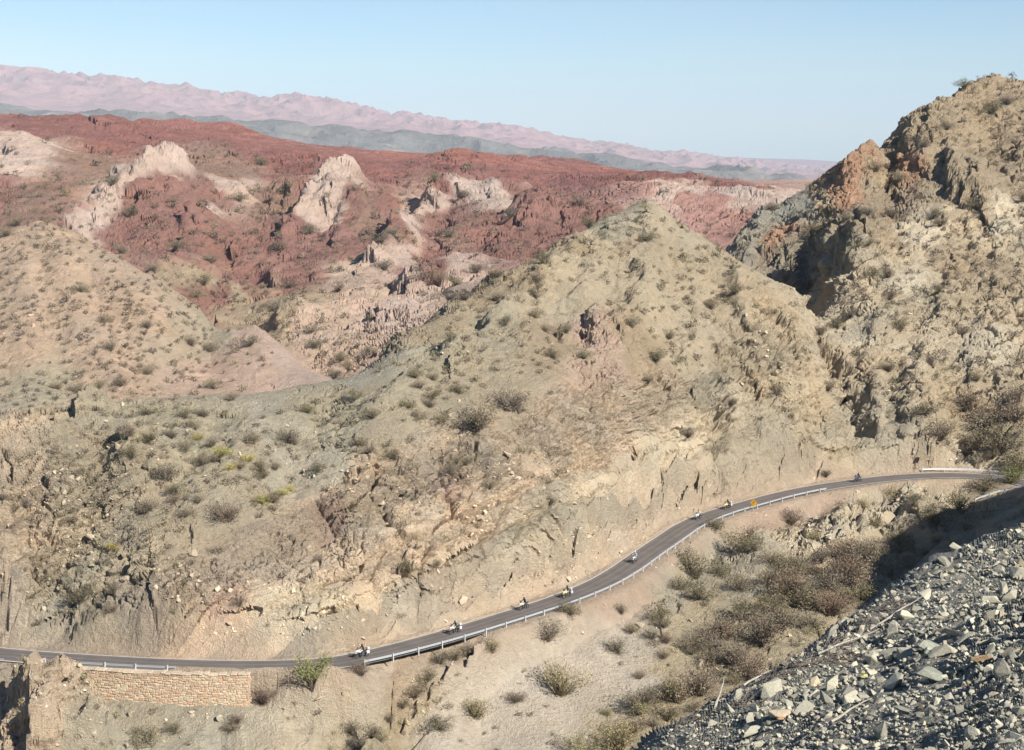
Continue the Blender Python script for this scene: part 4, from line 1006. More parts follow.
# ================================================================== PLANTS
M_plant = attr_mat('plant', .95, None, .25, 1.2)
def plant_arrays(seed, ntw, nlf, lsz, h=.85, ctw=(.13, .10, .07), clf=(.10, .095, .05), leafvar=.35, twr=.007, openness=.35, lobes=5):
    """a dome of twigs and small leaves about 1 m in radius; leaves gather in clumps"""
    g = np.random.default_rng(seed); V = []; Q = []; C = []
    lob = []
    for k in range(lobes):
        a = 2 * math.pi * (k + g.uniform(-.35, .35)) / lobes; rr = g.uniform(.25, .75)
        lob.append((rr * math.cos(a), rr * math.sin(a), g.uniform(.35, .8) * h, g.uniform(.32, .55)))
    lob.append((g.uniform(-.2, .2), g.uniform(-.2, .2), h * .75, .5)); lob = np.array(lob)
    tips = []
    for k in range(ntw):
        l = lob[g.integers(len(lob))]; tip = l[:3] + g.normal(0, .5, 3) * l[3] * (1, 1, .8); tip[2] = max(tip[2], .06); tips.append(tip)
        base = np.array((g.normal(0, .06), g.normal(0, .06), -.12)); mid = tip * (.5, .5, .62) + g.normal(0, .06, 3)
        side_ = np.cross(tip - base, g.normal(size=3)); side_ /= np.linalg.norm(side_) + 1e-9
        n = len(V); wv = g.uniform(.8, 1.2)
        for p_, w_ in ((base, twr * 1.8), (mid, twr), (tip, twr * .4)): V += [p_ - side_ * w_, p_ + side_ * w_]; C += [np.array(ctw) * wv] * 2
        Q += [(n, n + 1, n + 3, n + 2), (n + 2, n + 3, n + 5, n + 4)]
    tips = np.array(tips) if tips else lob[:, :3]
    for k in range(nlf):
        if g.random() < openness: c = tips[g.integers(len(tips))] * g.uniform(.8, 1.03) + g.normal(0, .05, 3)
        else:
            l = lob[g.integers(len(lob))]; d = g.normal(size=3); d /= np.linalg.norm(d); c = l[:3] + d * l[3] * g.uniform(.55, 1.05) * (1, 1, .85)
        c[2] = max(c[2], .02)
        a = g.normal(size=3); a /= np.linalg.norm(a); b2 = np.cross(a, g.normal(size=3)); b2 /= np.linalg.norm(b2) + 1e-9
        s1, s2_ = lsz * g.uniform(.6, 1.5), lsz * g.uniform(.25, .6); n = len(V)
        V += [c - a * s1, c + b2 * s2_, c + a * s1, c - b2 * s2_]; Q.append((n, n + 1, n + 2, n + 3)); C += [np.array(clf) * g.uniform(1 - leafvar, 1 + leafvar)] * 4
    return np.array(V, np.float32), np.array(Q, np.int32), np.array(C, np.float32)
KIND = dict(dry=dict(ctw=(.21, .17, .128), clf=(.23, .185, .13)), olive=dict(ctw=(.23, .195, .13), clf=(.185, .16, .10)), straw=dict(ctw=(.32, .27, .17), clf=(.34, .295, .165)),
            green=dict(ctw=(.2, .17, .11), clf=(.17, .18, .075)), yellow=dict(ctw=(.27, .23, .12), clf=(.42, .36, .12)), russet=dict(ctw=(.20, .145, .11), clf=(.21, .155, .115)), dark=dict(ctw=(.17, .14, .11), clf=(.15, .125, .09)))
HI = {}; LO = {}
for ki, (kn, kw) in enumerate(KIND.items()):
    HI[kn] = []; LO[kn] = []
    for q in range(3):
        tw, lf = (230, 900) if kn in ('dry', 'russet', 'straw') else (130, 1200)
        V, Qd, C = plant_arrays(ki * 10 + q, tw, lf, .036 if tw > 150 else .042, h=(.8, .95, .7)[q], **kw)
        nt_ = tw * 6; qt = tw * 2
        HI[kn].append((arr_mesh('branches', V[:nt_], Qd[:qt], M_plant, C[:nt_]), arr_mesh('foliage', V[nt_:], Qd[qt:] - nt_, M_plant, C[nt_:])))
        LO[kn].append(plant_arrays(500 + ki * 10 + q, 22, 95, .125, h=(.8, .95, .7)[q], **kw))
PLACED = []
def shrub(px, py, wpx, kind, label, cat='shrub', group=None, loc=None, hs=1.0, v=None):
    if loc is None: loc, c, j = hit(px, py)
    d = (Vector(loc) - Vector((0, 0, CAMZ))).length; s = wpx * d / FPX / 2.0 / .92
    t = tag(empty('shrub', (loc[0], loc[1], loc[2] - .05), random.uniform(0, 6.28)), label, cat, group); t.scale = (s, s, s * hs)
    a, b_ = HI[kind][random.randrange(3) if v is None else v]
    tint = random.uniform(.82, 1.18); cl = (tint * random.uniform(.95, 1.05), tint, tint * random.uniform(.92, 1.05), 1)
    for nm, me_ in (('branches', a), ('foliage', b_)):
        o = bpy.data.objects.new(nm, me_); COL.objects.link(o); o.parent = t; o.color = cl
    PLACED.append((px, py, wpx)); return t
KL = dict(dry='dry greyish brown', olive='dull olive', straw='pale straw coloured', green='green', yellow='yellow flowering', russet='russet brown', dark='dark bare')
LISTED = [
 (265, 703, 36, 'russet', 'large bare purplish brown shrub below the right end of the stone wall'), (548, 640, 40, 'dry', 'wide flat dry shrub just below the guardrail on the pale knoll'),
 (560, 694, 58, 'straw', 'largest pale green shrub in the middle of the sandy knoll'), (517, 702, 26, 'dry', 'dry upright shrub left of the largest pale green shrub'), (440, 730, 30, 'olive', 'yellowish green cushion shrub on the left edge of the sandy knoll'),
 (474, 716, 44, 'straw', 'spreading pale shrub on the sandy knoll, between the yellowish cushion and the dry upright shrub'), (660, 620, 28, 'olive', 'dark olive bush on the slope above the dead forked tree'), (616, 653, 30, 'dry', 'low dry bush at the back of the sandy knoll'),
 (492, 652, 30, 'straw', 'thin straw coloured shrub at the top left of the sandy knoll'), (568, 614, 28, 'olive', 'olive bush touching the guardrail below the two middle motorcycles'), (470, 655, 26, 'dry', 'brown shrub in the gully head below the guardrail'),
 (360, 675, 26, 'russet', 'low reddish shrub in front of the end of the long guardrail'), (145, 742, 38, 'olive', 'dull olive bush on the slope below the stone wall'), (176, 732, 20, 'olive', 'small olive bush right of the one below the stone wall'), (236, 724, 20, 'dry', 'small dry bush below the middle of the stone wall'),
 (778, 395, 26, 'olive', 'round olive bush alone on the steep slope between the two hills'), (408, 572, 24, 'olive', 'dark olive bush in the middle of the banded cut face'), (826, 477, 16, 'dark', 'small dark shrub at the foot of the cut, above the upper road'),
 (890, 497, 30, 'straw', 'thin tall straw shrub overlapping the upper road'), (510, 408, 50, 'dry', 'large dry thicket at the right end of the grey bench'), (474, 430, 54, 'dry', 'wide brown thicket along the lip of the bench'), (631, 328, 24, 'olive', 'olive bush right of the upright pink rock slab'),
 (655, 362, 28, 'olive', 'olive bush downhill right of the upright pink rock slab'), (790, 525, 34, 'russet', 'purplish shrub just below the guardrail near the yellow sign'), (744, 548, 42, 'olive', 'grey green bush below the guardrail near the yellow sign'),
 (715, 528, 26, 'olive', 'small bush against the guardrail below the white motorcycle'), (690, 575, 44, 'olive', 'olive thicket on the slope under the big bend'), (252, 443, 22, 'olive', 'compact olive bush in the middle of the grey bench'), (288, 442, 34, 'dry', 'dry grey bush at the right of the grey bench'),
 (76, 606, 30, 'dark', 'blackish bush in the shaded crag on the far left'), (320, 562, 18, 'dry', 'grey tuft on the left part of the banded cut face'), (146, 512, 30, 'dry', 'brown bush near the top of the left slope above the wall'),
 (225, 520, 44, 'dry', 'long brown bush on the lower bench above the cut face'), (165, 480, 34, 'dark', 'dark thicket on the broken left edge of the bench')]
for px, py, w_, kd, lb in LISTED: shrub(px, py, w_, kd, lb)
for px, py, w_, kd in ((198, 440, 16, 'yellow'), (222, 457, 22, 'yellow'), (248, 462, 18, 'yellow'), (262, 505, 20, 'yellow'), (282, 495, 16, 'yellow'), (112, 552, 18, 'yellow'), (230, 470, 14, 'yellow'), (290, 492, 12, 'yellow')):
    shrub(px, py, w_, kd, 'small yellow flowering bush on the grey bench', group='yellow bushes on the bench')
RAV = [(790, 600, 60, 'dry'), (830, 615, 54, 'russet'), (762, 645, 64, 'dry'), (802, 652, 60, 'russet'), (850, 632, 54, 'dry'), (700, 695, 62, 'dry'), (652, 738, 74, 'dry'), (690, 726, 56, 'dry'), (732, 692, 54, 'olive'), (618, 752, 56, 'straw'), (580, 756, 46, 'straw'),
       (840, 580, 44, 'olive'), (868, 562, 40, 'olive'), (884, 606, 44, 'russet'), (932, 592, 62, 'russet'), (962, 572, 44, 'russet'), (772, 566, 36, 'dry'), (792, 578, 40, 'olive'), (820, 562, 32, 'dry'), (745, 620, 44, 'olive'), (725, 640, 44, 'dry'), (710, 665, 36, 'dry'),
       (690, 650, 40, 'dry'), (770, 612, 40, 'olive'), (810, 630, 46, 'dry'), (860, 600, 44, 'olive'), (780, 670, 50, 'dry'), (750, 680, 50, 'russet'), (670, 700, 40, 'straw'), (900, 545, 36, 'olive'), (905, 580, 36, 'dry'), (740, 590, 34, 'olive'), (720, 575, 32, 'olive'), (700, 600, 36, 'olive'), (680, 590, 30, 'olive'),
       (770, 585, 40, 'dry'), (800, 610, 50, 'olive'), (830, 590, 44, 'dry'), (780, 630, 50, 'dry'), (820, 650, 50, 'dry'), (735, 665, 50, 'dry'), (715, 710, 54, 'dry'), (670, 735, 50, 'straw'), (630, 735, 44, 'dry'), (640, 715, 36, 'straw'), (850, 650, 44, 'dry')]
for k in range(24):
    t_ = random.random(); px = np.interp(t_, (0, .25, .5, .8, 1), (645, 725, 785, 850, 900)); py = np.interp(t_, (0, .25, .5, .8, 1), (742, 678, 632, 592, 570)); o_ = random.gauss(-8, 20)
    RAV.append((float(px + o_ * .6), float(py + o_), random.uniform(18, 56), random.choice(('dry', 'dry', 'russet', 'olive', 'dry'))))
for k, (px, py) in enumerate(((358, 748), (372, 736), (388, 722), (402, 708), (415, 697), (428, 680), (440, 664), (352, 735), (380, 742), (455, 660))):
    shrub(px, py, random.uniform(16, 30), random.choice(('dark', 'olive', 'dry')), 'dark bush in the narrow gully left of the sandy knoll', group='bushes in the narrow gully')
for px, py, w_, kd in RAV:
    if hit(px, py)[0].y < 110 or (abs(px - 652) < 34 and 612 < py < 672): continue
    shrub(px, py, w_ * .95, kd, KL[kd] + ' brush in the dense thicket along the ravine', group='brush in the ravine')
for px, py, w_, kd in ((940, 438, 44, 'dry'), (985, 430, 50, 'dry'), (1012, 420, 46, 'dry'), (1000, 452, 52, 'olive'), (970, 408, 34, 'dry'), (925, 414, 26, 'olive'), (1016, 402, 34, 'dry'), (975, 450, 40, 'olive'), (1018, 470, 36, 'olive'), (1012, 484, 36, 'green'), (960, 512, 36, 'olive'), (935, 525, 40, 'olive'), (985, 492, 30, 'olive')):
    shrub(px, py, w_, kd, KL[kd] + ' thicket around the far bend at the right edge', group='thicket around the far bend')
# the green tree by the road
def green_tree():
    i = road_idx_px(311); p = ROAD[i] - RNRM[i] * (hw + 2.6); gz = ground(*p)
    t = tag(empty('small_tree', (p[0], p[1], gz)), 'bushy green tree beside the road, the only bright green one', 'tree')
    q = MB(); tips = []
    for k in range(6):
        a = 2 * math.pi * k / 6 + random.uniform(-.3, .3); r1 = random.uniform(1.4, 2.6); tp = Vector((r1 * math.cos(a), r1 * math.sin(a), random.uniform(2.4, 4.2)))
        q.tube([(0, 0, -.3), tp * .25 + Vector((0, 0, .25)), tp * .62, tp], [.12, .09, .06, .02], 6, c=(.11, .085, .06))
        for s in range(4):
            e_ = tp * .62 + Vector((random.gauss(0, .7), random.gauss(0, .7), random.uniform(.3, 1.2))); q.tube([tp * .55, e_], [.035, .01], 4, c=(.11, .085, .06)); tips.append(e_)
        tips.append(tp)
    q.build('trunk', M_plant, t)
    g = np.random.default_rng(3); V = []; Q = []; C = []
    for c0 in tips:
        rad = g.uniform(.6, 1.15); cc = np.array((.25, .255, .11)) * g.uniform(.75, 1.25)
        for k in range(80):
            d = g.normal(size=3); d /= np.linalg.norm(d); c = np.array(c0) + d * rad * g.uniform(.3, 1.0) * (1.1, 1.1, .75)
            a = g.normal(size=3); a /= np.linalg.norm(a); b2 = np.cross(a, g.normal(size=3)); b2 /= np.linalg.norm(b2); n = len(V); s = g.uniform(.07, .15)
            V += [c - a * s, c + b2 * s * .45, c + a * s, c - b2 * s * .45]; Q.append((n, n + 1, n + 2, n + 3)); C += [cc * g.uniform(.75, 1.25)] * 4
    o = bpy.data.objects.new('crown', arr_mesh('crown', np.array(V), np.array(Q), M_plant, np.array(C))); COL.objects.link(o); o.parent = t
green_tree()
# random shrubs: uniform in the view, thinned by plant cover; the largest become things, the rest one mass
REGNAME = {'tan': 'on the smooth tan hill at the left', 'bench': 'on the grey green bench above the cut', 'dark flank': 'on the dark left flank of the round hill', 'central': 'on the round central hill', 'cut': 'on the cut face above the road',
           'right': 'on the tall right hill', 'ravine': 'on the slopes of the ravine', 'knoll': 'on the pale sandy knoll below the road', 'below wall': 'on the stony slope below the stone wall', 'scree': 'at the edge of the grey scree', 'red': 'on the red badlands', 'brown': 'on the brown hills behind'}
REGKIND = {'tan': ('dry', 'olive', 'dark', 'dark'), 'bench': ('dry', 'dry', 'olive', 'olive'), 'dark flank': ('dark', 'olive', 'dry'), 'central': ('olive', 'dry', 'olive'), 'cut': ('olive', 'dry', 'dry'), 'right': ('dry', 'dry', 'olive', 'dark'),
           'ravine': ('dry', 'olive', 'straw'), 'knoll': ('dry', 'straw', 'olive'), 'below wall': ('olive', 'dry', 'straw'), 'scree': ('dry',), 'red': ('dark', 'olive'), 'brown': ('olive', 'dark', 'dry')}
veg2 = veg.reshape(NC, NR); reg2 = reg.reshape(NC, NR)
clump = noise3(PX / 14, PY / 14, PZ / 14, 950).reshape(NC, NR) + .6 * noise3(PX / 40, PY / 40, PZ / 40, 951).reshape(NC, NR)
cand = []; cells = {}
g = np.random.default_rng(77)
for k in range(36000):
    px, py = g.uniform(-120, 1150), g.uniform(76, 780)
    a, e = px_ae(px, py); c = int(np.clip(np.searchsorted(AZ, a), 0, NC - 1)); ok = np.nonzero(GE[c] <= py)[0]
    if len(ok) == 0: continue
    j = int(ok[0]); r_ = R[c, j]
    if r_ < 120 or r_ > 1150 or j + 1 >= NR or abs(GE[c, j] - py) > 3: continue
    rg = REGS[reg2[c, j]]
    if rg == 'scree': continue
    pr = veg2[c, j] ** 1.25 * np.clip(.9 + 1.6 * clump[c, j], .06, 2.2) * np.clip(r_ / 450, .35, 1.0)
    if g.random() > pr: continue
    wm = {'tan': 2.3, 'brown': 3.6, 'red': 4.5, 'bench': 1.9, 'dark flank': 2.0, 'right': 2.2, 'central': 1.7, 'cut': 1.3, 'knoll': 1.3, 'below wall': 1.2, 'ravine': 2.4}.get(rg, 1.6) * 1.02 * float(np.exp(g.normal(0, .5)))
    wpx = wm * FPX / r_
    if wpx > 20: wm *= 20 / wpx; wpx = 20
    key = (int(px // 12), int(py // 12)); bad = False
    for ax in (-1, 0, 1):
        for ay in (-1, 0, 1):
            for qx, qy, qw in cells.get((key[0] + ax, key[1] + ay), ()):
                if abs(qx - px) < (qw + wpx) * .27 and abs(qy - py) < (qw + wpx) * .17: bad = True
    if bad or any(abs(qx - px) < qw * .5 and abs(qy - qw * .3 - py) < qw * .35 for qx, qy, qw in PLACED): continue
    cells.setdefault(key, []).append((px, py, wpx))
    cand.append((wpx, px, py, wm, rg, (float(GX[c, j]), float(GY[c, j]), float(GZ[c, j]))))
cand.sort(key=lambda t: -t[0] if -4 < t[1] < 1028 and t[2] < 754 else 0); print('shrubs', len(cand), len(PLACED))
NB = max(0, 298 - len(PLACED))
for wpx, px, py, wm, rg, loc in cand[:NB]:
    kd = random.choice(REGKIND[rg]); shrub(px, py, wpx, kd, KL[kd] + ' shrub scattered ' + REGNAME[rg], group='shrubs ' + REGNAME[rg], loc=loc)
VV = []; QQ = []; CC = []; n0 = 0
for wpx, px, py, wm, rg, loc in cand[NB:]:
    V, Qd, C = LO[random.choice(REGKIND[rg])][random.randrange(3)]
    if wpx < 7: Qd = np.r_[Qd[:20], Qd[44:92]] if False else Qd[44::2]
    a = random.uniform(0, 6.28); ca, sa_ = math.cos(a), math.sin(a); s = wm / 2 / 1.05 * (1.15 if wpx < 7 else 1)
    W_ = np.stack([V[:, 0] * ca - V[:, 1] * sa_, V[:, 0] * sa_ + V[:, 1] * ca, V[:, 2]], 1) * s + np.array(loc) - (0, 0, .05)
    VV.append(W_); QQ.append(Qd + n0); CC.append(C * random.uniform(.75, 1.2)); n0 += len(V)
o = bpy.data.objects.new('shrub_cover', arr_mesh('shrub_cover', np.concatenate(VV), np.concatenate(QQ), M_plant, np.concatenate(CC))); COL.objects.link(o); o['kind'] = 'stuff'

# ================================================================== STONES
M_rock = attr_mat('scree_stone', .95, .02, .18, 7.0)
def rock_arr(seed, flat=.55, n=13):
    gg = random.Random(seed); b = bmesh.new()
    for k in range(n):
        d = Vector((gg.gauss(0, 1), gg.gauss(0, 1), gg.gauss(0, 1))).normalized(); b.verts.new((d.x, d.y * gg.uniform(.6, .8), d.z * flat))
    r_ = bmesh.ops.convex_hull(b, input=b.verts[:])
    bmesh.ops.delete(b, geom=[v for v in b.verts if not v.link_faces], context='VERTS'); bmesh.ops.triangulate(b, faces=b.faces[:])
    b.verts.index_update(); V = np.array([v.co[:] for v in b.verts], np.float32); F = np.array([[v.index for v in f.verts] for f in b.faces], np.int32); b.free(); return V, F
ROCKS = [rock_arr(900 + k, .4 + .4 * (k % 4) / 3, 8 + k % 5) for k in range(16)]
ROCKM = []
for V, F in ROCKS:
    me = bpy.data.meshes.new('stone'); b = bmesh.new(); vs = [b.verts.new(v) for v in V]
    for f in F: b.faces.new([vs[i] for i in f])
    bmesh.ops.dissolve_limit(b, angle_limit=.2, verts=b.verts[:], edges=b.edges[:]); bmesh.ops.bevel(b, geom=b.edges[:], offset=.035, segments=1, affect='EDGES')
    b.normal_update(); b.to_mesh(me); b.free()
    at = me.attributes.new('Col', 'FLOAT_COLOR', 'POINT'); at.data.foreach_set('color', np.tile(np.array((1, 1, 1, 1), np.float32), len(me.vertices)))
    me.materials.append(M_rock); ROCKM.append(me)
sc_col = [((200, 194, 172), 5), ((186, 181, 162), 4), ((218, 211, 188), 3), ((168, 164, 148), 3), ((206, 190, 160), 1)]
sc_pool = [c for c, n in sc_col for _ in range(n)]
SCN = {0: 'pale grey green', 1: 'mid grey', 2: 'whitish grey', 3: 'dark grey', 4: 'brownish'}
stones = []
g = np.random.default_rng(5)
slot = {}
scn = noise3(PX / 2.6, PY / 2.6, PZ / 2.6, 970).reshape(NC, NR)
for k in range(64000):
    px, py = g.uniform(600, 1150), g.uniform(505, 800)
    edge = np.interp(px, (600, 640, 700, 760, 830, 880, 940, 1024, 1150), (775, 752, 716, 680, 639, 599, 562, 527, 505))
    if py < edge - 1: continue
    a, e = px_ae(px, py); c = int(np.clip(np.searchsorted(AZ, a), 0, NC - 1)); ok = np.nonzero(GE[c] <= py)[0]
    if len(ok) == 0: continue
    j = int(ok[0]); r_ = R[c, j]
    if r_ > 95: continue
    pn = float(scn[c, j])
    fine = float(np.clip(1 + 1.1 * pn, .45, 1.9)) * (1 - .55 * math.exp(-((px - 700) / 60) ** 2) - .4 * (px > 900) * (py > 690))
    s = float(np.exp(g.normal(math.log(.078), .85))) * fine; s = min(s, .4)
    key = (int(px // 10), int(py // 10)); w_ = s * FPX / r_; bad = False
    for ax in (-1, 0, 1):
        for ay in (-1, 0, 1):
            for qx, qy, qw in slot.get((key[0] + ax, key[1] + ay), ()):
                if math.hypot(qx - px, (qy - py) * 1.5) < (qw + w_) * .44: bad = True
    if bad: continue
    slot.setdefault(key, []).append((px, py, w_)); stones.append((w_, px, py, s, (float(GX[c, j]), float(GY[c, j]), float(GZ[c, j]))))
stones.sort(key=lambda t: -t[0] if -6 < t[1] < 1030 and t[2] < 756 else 0); print('stones', len(stones), stones[0][0], stones[290][0])
def rrot(): return Matrix.Rotation(random.uniform(0, 6.28), 3, 'Z') @ Matrix.Rotation(random.gauss(0, .75), 3, 'X') @ Matrix.Rotation(random.gauss(0, .75), 3, 'Y')
SPEC = {}
for k, (w_, px, py, s, loc) in enumerate(stones[:285]):
    ci = random.randrange(len(sc_pool)); cc = sc_pool[ci]; nm = SCN[[c for c, _ in sc_col].index(cc)]
    o = bpy.data.objects.new('stone', random.choice(ROCKM)); COL.objects.link(o); o.location = (loc[0], loc[1], loc[2] + s * .05); o.rotation_euler = rrot().to_euler()
    o.scale = (s * 1.15, s * 1.05, s * random.uniform(.7, 1.0)); l_ = lin(cc, .7) * random.uniform(.8, 1.12); o.color = (*l_, 1)
    tag(o, nm + ' angular stone lying on the grey scree in the foreground', 'stone', 'larger stones on the scree')
VV = []; QQ = []; CC = []; n0 = 0
KR = .7
def put_rock(loc, s, col, sink=.15):
    global n0
    V, F = random.choice(ROCKS); M_ = np.array(rrot(), np.float32); W_ = (V * (1, 1, random.uniform(.7, 1))) @ M_.T * s + np.array(loc) + (0, 0, s * sink)
    VV.append(W_); QQ.append(F + n0); CC.append(np.tile(lin(col, KR) * random.uniform(.75, 1.12), (len(V), 1))); n0 += len(V)
for w_, px, py, s, loc in stones[285:]: put_rock(loc, s * 1.15, random.choice(sc_pool))
o = bpy.data.objects.new('scree_gravel', arr_mesh('scree_gravel', np.concatenate(VV), np.concatenate(QQ), M_rock, np.concatenate(CC))); COL.objects.link(o); o['kind'] = 'stuff'
VV = []; QQ = []; CC = []; n0 = 0
KR = .86; rgh = rough.reshape(NC, NR); g = np.random.default_rng(8)
for k in range(30000):
    px, py = g.uniform(-5, 1030), g.uniform(300, 755); a, e = px_ae(px, py); c = int(np.clip(np.searchsorted(AZ, a), 0, NC - 1)); ok = np.nonzero(GE[c] <= py)[0]
    if len(ok) == 0: continue
    j = int(ok[0]); r_ = R[c, j]; rg = REGS[reg2[c, j]]
    if r_ < 120 or r_ > 520: continue
    b_ = {'below wall': .9, 'ravine': .8, 'cut': .75, 'knoll': .06, 'right': .55, 'bench': .3, 'central': .35}.get(rg, .2)
    if rg == 'ravine' and ((px - 850) / 40) ** 2 + ((py - 585) / 22) ** 2 < 1: b_ = 1
    if g.random() > b_ * np.clip(.2 + 1.2 * clump[c, j], .03, .8): continue
    p = (float(GX[c, j]), float(GY[c, j]))
    if np.min(np.hypot(ROAD[:, 0] - p[0], ROAD[:, 1] - p[1])) < hw + (3.4 if px < 345 else .8): continue
    s = min(float(np.exp(g.normal(math.log(.16), .6))), 1.0); base = np.clip(colr.reshape(NC, NR, 3)[c, j] / .86, 0, 1); sr = 255 * np.where(base < .0031, base * 12.92, 1.055 * base ** (1 / 2.4) - .055)
    put_rock((p[0], p[1], float(GZ[c, j])), s, tuple(np.clip(sr * 1.0, 0, 235)))
o = bpy.data.objects.new('slope_rubble', arr_mesh('slope_rubble', np.concatenate(VV), np.concatenate(QQ), M_rock, np.concatenate(CC))); COL.objects.link(o); o['kind'] = 'stuff'
def boulder(px, py, w_, col, label, k=3):
    loc, c, j = hit(px, py); d = (loc - Vector((0, 0, CAMZ))).length; s = w_ * d / FPX / 2
    o = bpy.data.objects.new('boulder', ROCKM[k]); COL.objects.link(o); o.location = loc; o.scale = (s, s * .9, s * .75); o.rotation_euler = rrot().to_euler(); o.color = (*lin(col, .62), 1); tag(o, label, 'boulder')
boulder(642, 626, 18, (226, 210, 182), 'smooth pale boulder left of the dead forked tree', 5); boulder(127, 716, 14, (204, 188, 158), 'squarish tan boulder on the slope below the stone wall', 3); boulder(318, 700, 12, (214, 196, 164), 'pale slab below the green tree, on the stony slope', 7)
boulder(702, 664, 22, (222, 204, 176), 'rounded cream boulder at the edge of the ravine thicket', 9)

# ================================================================== DEAD WOOD
M_wood = attr_mat('dead_wood', .9, .01, .2, 9.0)
def crooked(p, d, L, n=6, wob=.18):
    P_ = [Vector(p)]; d = Vector(d).normalized()
    for k in range(n): d = (d + Vector((random.gauss(0, wob), random.gauss(0, wob), random.gauss(0, wob * .6)))).normalized(); P_.append(P_[-1] + d * L / n)
    return P_
loc, c, j = hit(664, 640); t = tag(empty('dead_tree', loc), 'dark forked dead tree trunk leaning left on the slope of the ravine', 'dead tree')
q = MB(); wc = (.055, .045, .035); tr = crooked((0, 0, -.3), (-.55, .15, .9), 2.6, 6, .08); q.tube(tr, [.2, .19, .17, .15, .13, .11, .1], 7, c=wc); q.build('trunk', M_wood, t)
for dd, L_ in (((-.9, .2, .7), 1.2), ((-.2, .1, 1), 1.0), ((-.9, -.2, .3), .9), ((.3, .3, .9), .7)):
    q = MB(); q.tube(crooked(tr[random.choice((4, 5, 6))], dd, L_, 4, .15), [.08, .07, .05, .035, .02], 5, c=wc); q.build('branch', M_wood, t)
ca_, sa_ = -.9, .45
BR = [(690, 724, 5), (745, 706, 6), (772, 684, 5), (800, 668, 5), (832, 648, 6), (862, 634, 6), (890, 612, 5), (838, 662, 4)]
for k, (px, py, wm) in enumerate(BR):
    loc, c, j = hit(px, py); d0 = (loc - Vector((0, 0, CAMZ))).length; sz = 46 * d0 / FPX
    t = tag(empty('brush_pile', loc), 'tangle of dead grey brown brushwood caught between the scree stones', 'brushwood', 'brushwood tangles on the scree')
    q = MB()
    for b_ in range(70):
        p0 = Vector((random.gauss(0, .42), random.gauss(0, .42), random.uniform(.0, .2))) * sz * .55; p0.z += ground(loc.x + p0.x, loc.y + p0.y) - loc.z
        dd = Vector((random.gauss(.7, .6), random.gauss(.7, .7), random.gauss(.12, .25))); cc = np.array((.17, .14, .115)) * random.uniform(.55, 1.35); r0 = random.uniform(.004, .011)
        q.tube(crooked(p0, dd, sz * random.uniform(.25, .7), 5, .25), [r0 * f for f in (1, .95, .85, .7, .5, .3)], 4, False, c=tuple(cc))
    q.build('twigs', M_wood, t)
for px, py, dx_, L_, lb in ((818, 660, 1, 2.2, 'long pale dead branch lying across the brushwood'), (718, 716, .2, 1.0, 'short pale stick standing out of the scree at the left'), (868, 634, 1, 2.0, 'straight bleached branch high on the scree'), (745, 690, .6, 1.2, 'curved grey branch at the edge of the scree'), (832, 730, .9, 1.1, 'thin brownish stick among the big stones')):
    loc, c, j = hit(px, py); o = MB(); o.tube([p_ for p_ in crooked((0, 0, .12), (dx_, .55, .25), L_, 6, .12)], [.03, .028, .025, .02, .016, .012, .006], 6, c=(.40, .36, .30)); b_ = o.build('dead_branch', M_wood); b_.location = loc; tag(b_, lb, 'dead branch')
# the yellowish and the orange stone that stand out
for px, py, s, col, lb in ((865, 680, 11, (206, 204, 130), 'small yellowish stone among the dark gaps of the scree'), (979, 664, 22, (226, 190, 146), 'long orange tan stone high on the right of the scree'), (784, 722, 11, (200, 160, 130), 'small pinkish stone at the lower left of the scree'), (930, 655, 30, (176, 178, 160), 'big flat triangular slab in the middle of the scree'), (932, 686, 36, (168, 170, 154), 'widest grey slab low in the middle of the scree')):
    loc, c, j = hit(px, py); d = (loc - Vector((0, 0, CAMZ))).length; w_ = s * d / FPX / 2
    o = bpy.data.objects.new('stone', ROCKM[int(px) % 16]); COL.objects.link(o); o.location = loc + Vector((0, 0, w_ * .35)); o.scale = (w_ * 1.3, w_, w_ * .8); o.rotation_euler = (.3, .2, .5); o.color = (*lin(col, .62), 1); tag(o, lb, 'stone')
print('parts', time.time() - T0)


# ------------------------------------------------------------------ air
bm = bmesh.new(); bmesh.ops.create_cube(bm, size=1)
me = bpy.data.meshes.new('haze'); bm.to_mesh(me); bm.free()
hz = bpy.data.objects.new('haze', me); COL.objects.link(hz)
hz.location = (0, 21000, -190); hz.scale = (50000, 44000, 2200)
hz['kind'] = 'stuff'
m = bpy.data.materials.new('haze'); m.use_nodes = True; nt = m.node_tree; nt.nodes.clear()
out = nt.nodes.new('ShaderNodeOutputMaterial'); pv = nt.nodes.new('ShaderNodeVolumePrincipled')
pv.inputs['Color'].default_value = (.74, .87, 1.0, 1); pv.inputs['Density'].default_value = 3.4e-5; pv.inputs['Anisotropy'].default_value = -.15
nt.links.new(pv.outputs[0], out.inputs['Volume']); me.materials.append(m)

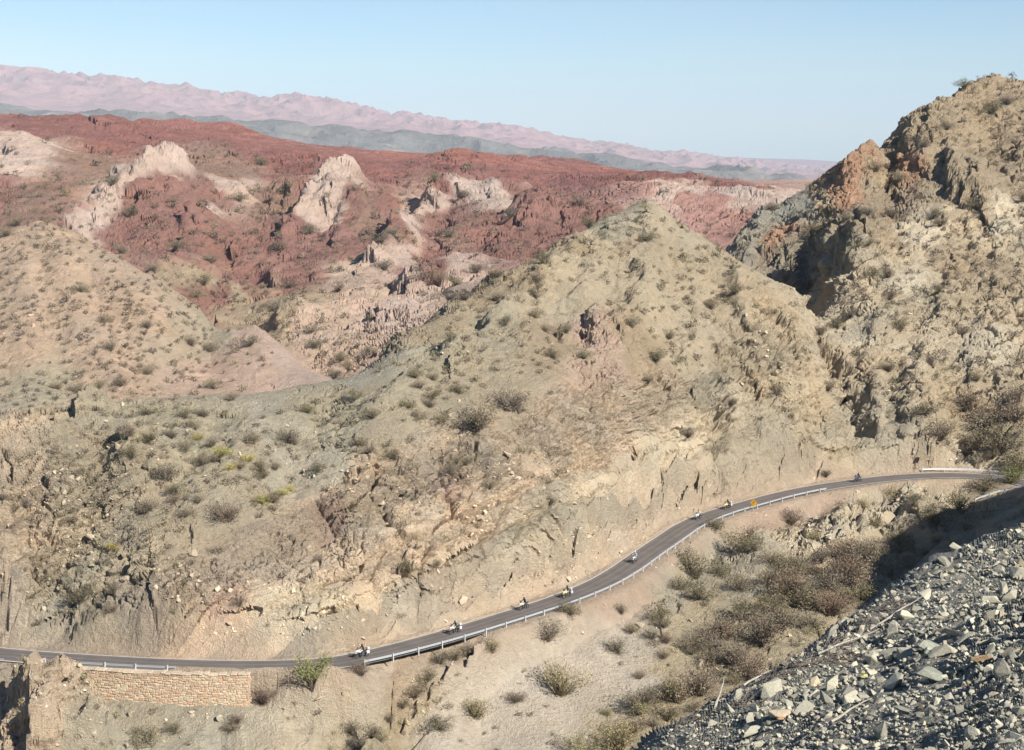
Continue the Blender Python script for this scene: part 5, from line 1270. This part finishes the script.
# ------------------------------------------------------------------ sky, sun, camera
w = bpy.data.worlds.new('World'); scene.world = w; w.use_nodes = True
nt = w.node_tree; bg = nt.nodes['Background']
sky = nt.nodes.new('ShaderNodeTexSky'); sky.sky_type = 'NISHITA'; sky.sun_disc = False
sky.sun_elevation = math.radians(SUN_EL); sky.sun_rotation = math.radians(90 - SUN_AZ)
sky.altitude = 1800; sky.air_density = 1.0; sky.dust_density = .15; sky.ozone_density = 1.2
tcw = nt.nodes.new('ShaderNodeTexCoord'); nzw = nt.nodes.new('ShaderNodeTexNoise'); nzw.inputs['Scale'].default_value = 3.0; nzw.inputs['Detail'].default_value = 3
mpw = nt.nodes.new('ShaderNodeMapping'); mpw.inputs['Scale'].default_value = (1, 1, 5); nt.links.new(tcw.outputs['Generated'], mpw.inputs['Vector']); nt.links.new(mpw.outputs[0], nzw.inputs['Vector'])
rmw = nt.nodes.new('ShaderNodeValToRGB'); rmw.color_ramp.elements[0].position = .3; rmw.color_ramp.elements[0].color = (.74, .93, 1.12, 1); rmw.color_ramp.elements[1].position = .75; rmw.color_ramp.elements[1].color = (.86, .96, 1.08, 1)
mxw = nt.nodes.new('ShaderNodeVectorMath'); mxw.operation = 'MULTIPLY'; nt.links.new(nzw.outputs['Fac'], rmw.inputs['Fac']); nt.links.new(sky.outputs[0], mxw.inputs[0]); nt.links.new(rmw.outputs[0], mxw.inputs[1])
nt.links.new(mxw.outputs[0], bg.inputs['Color']); bg.inputs['Strength'].default_value = .057
sl = bpy.data.lights.new('sun', 'SUN'); sl.energy = 4.3; sl.angle = math.radians(.5); sl.color = (1, .95, .87)
so = bpy.data.objects.new('sun', sl); COL.objects.link(so)
so.rotation_euler = (-SUN).to_track_quat('-Z', 'Y').to_euler(); so.location = SUN * 300
cam = bpy.data.cameras.new('camera'); cam.sensor_width = 36; cam.lens = FPX / W * 36; cam.clip_start = .1; cam.clip_end = 90000
co = bpy.data.objects.new('camera', cam); COL.objects.link(co)
co.location = (0, 0, CAMZ); co.rotation_euler = (math.pi / 2 - PITCH, 0, 0)
scene.camera = co
vs = scene.view_settings
vs.view_transform = 'Standard'; vs.look = 'None'; vs.gamma = 1; vs.use_curve_mapping = False; vs.exposure = 0.92
scene.cycles.volume_bounces = 0; scene.cycles.max_bounces = 4; scene.cycles.diffuse_bounces = 2
print('script', time.time() - T0)
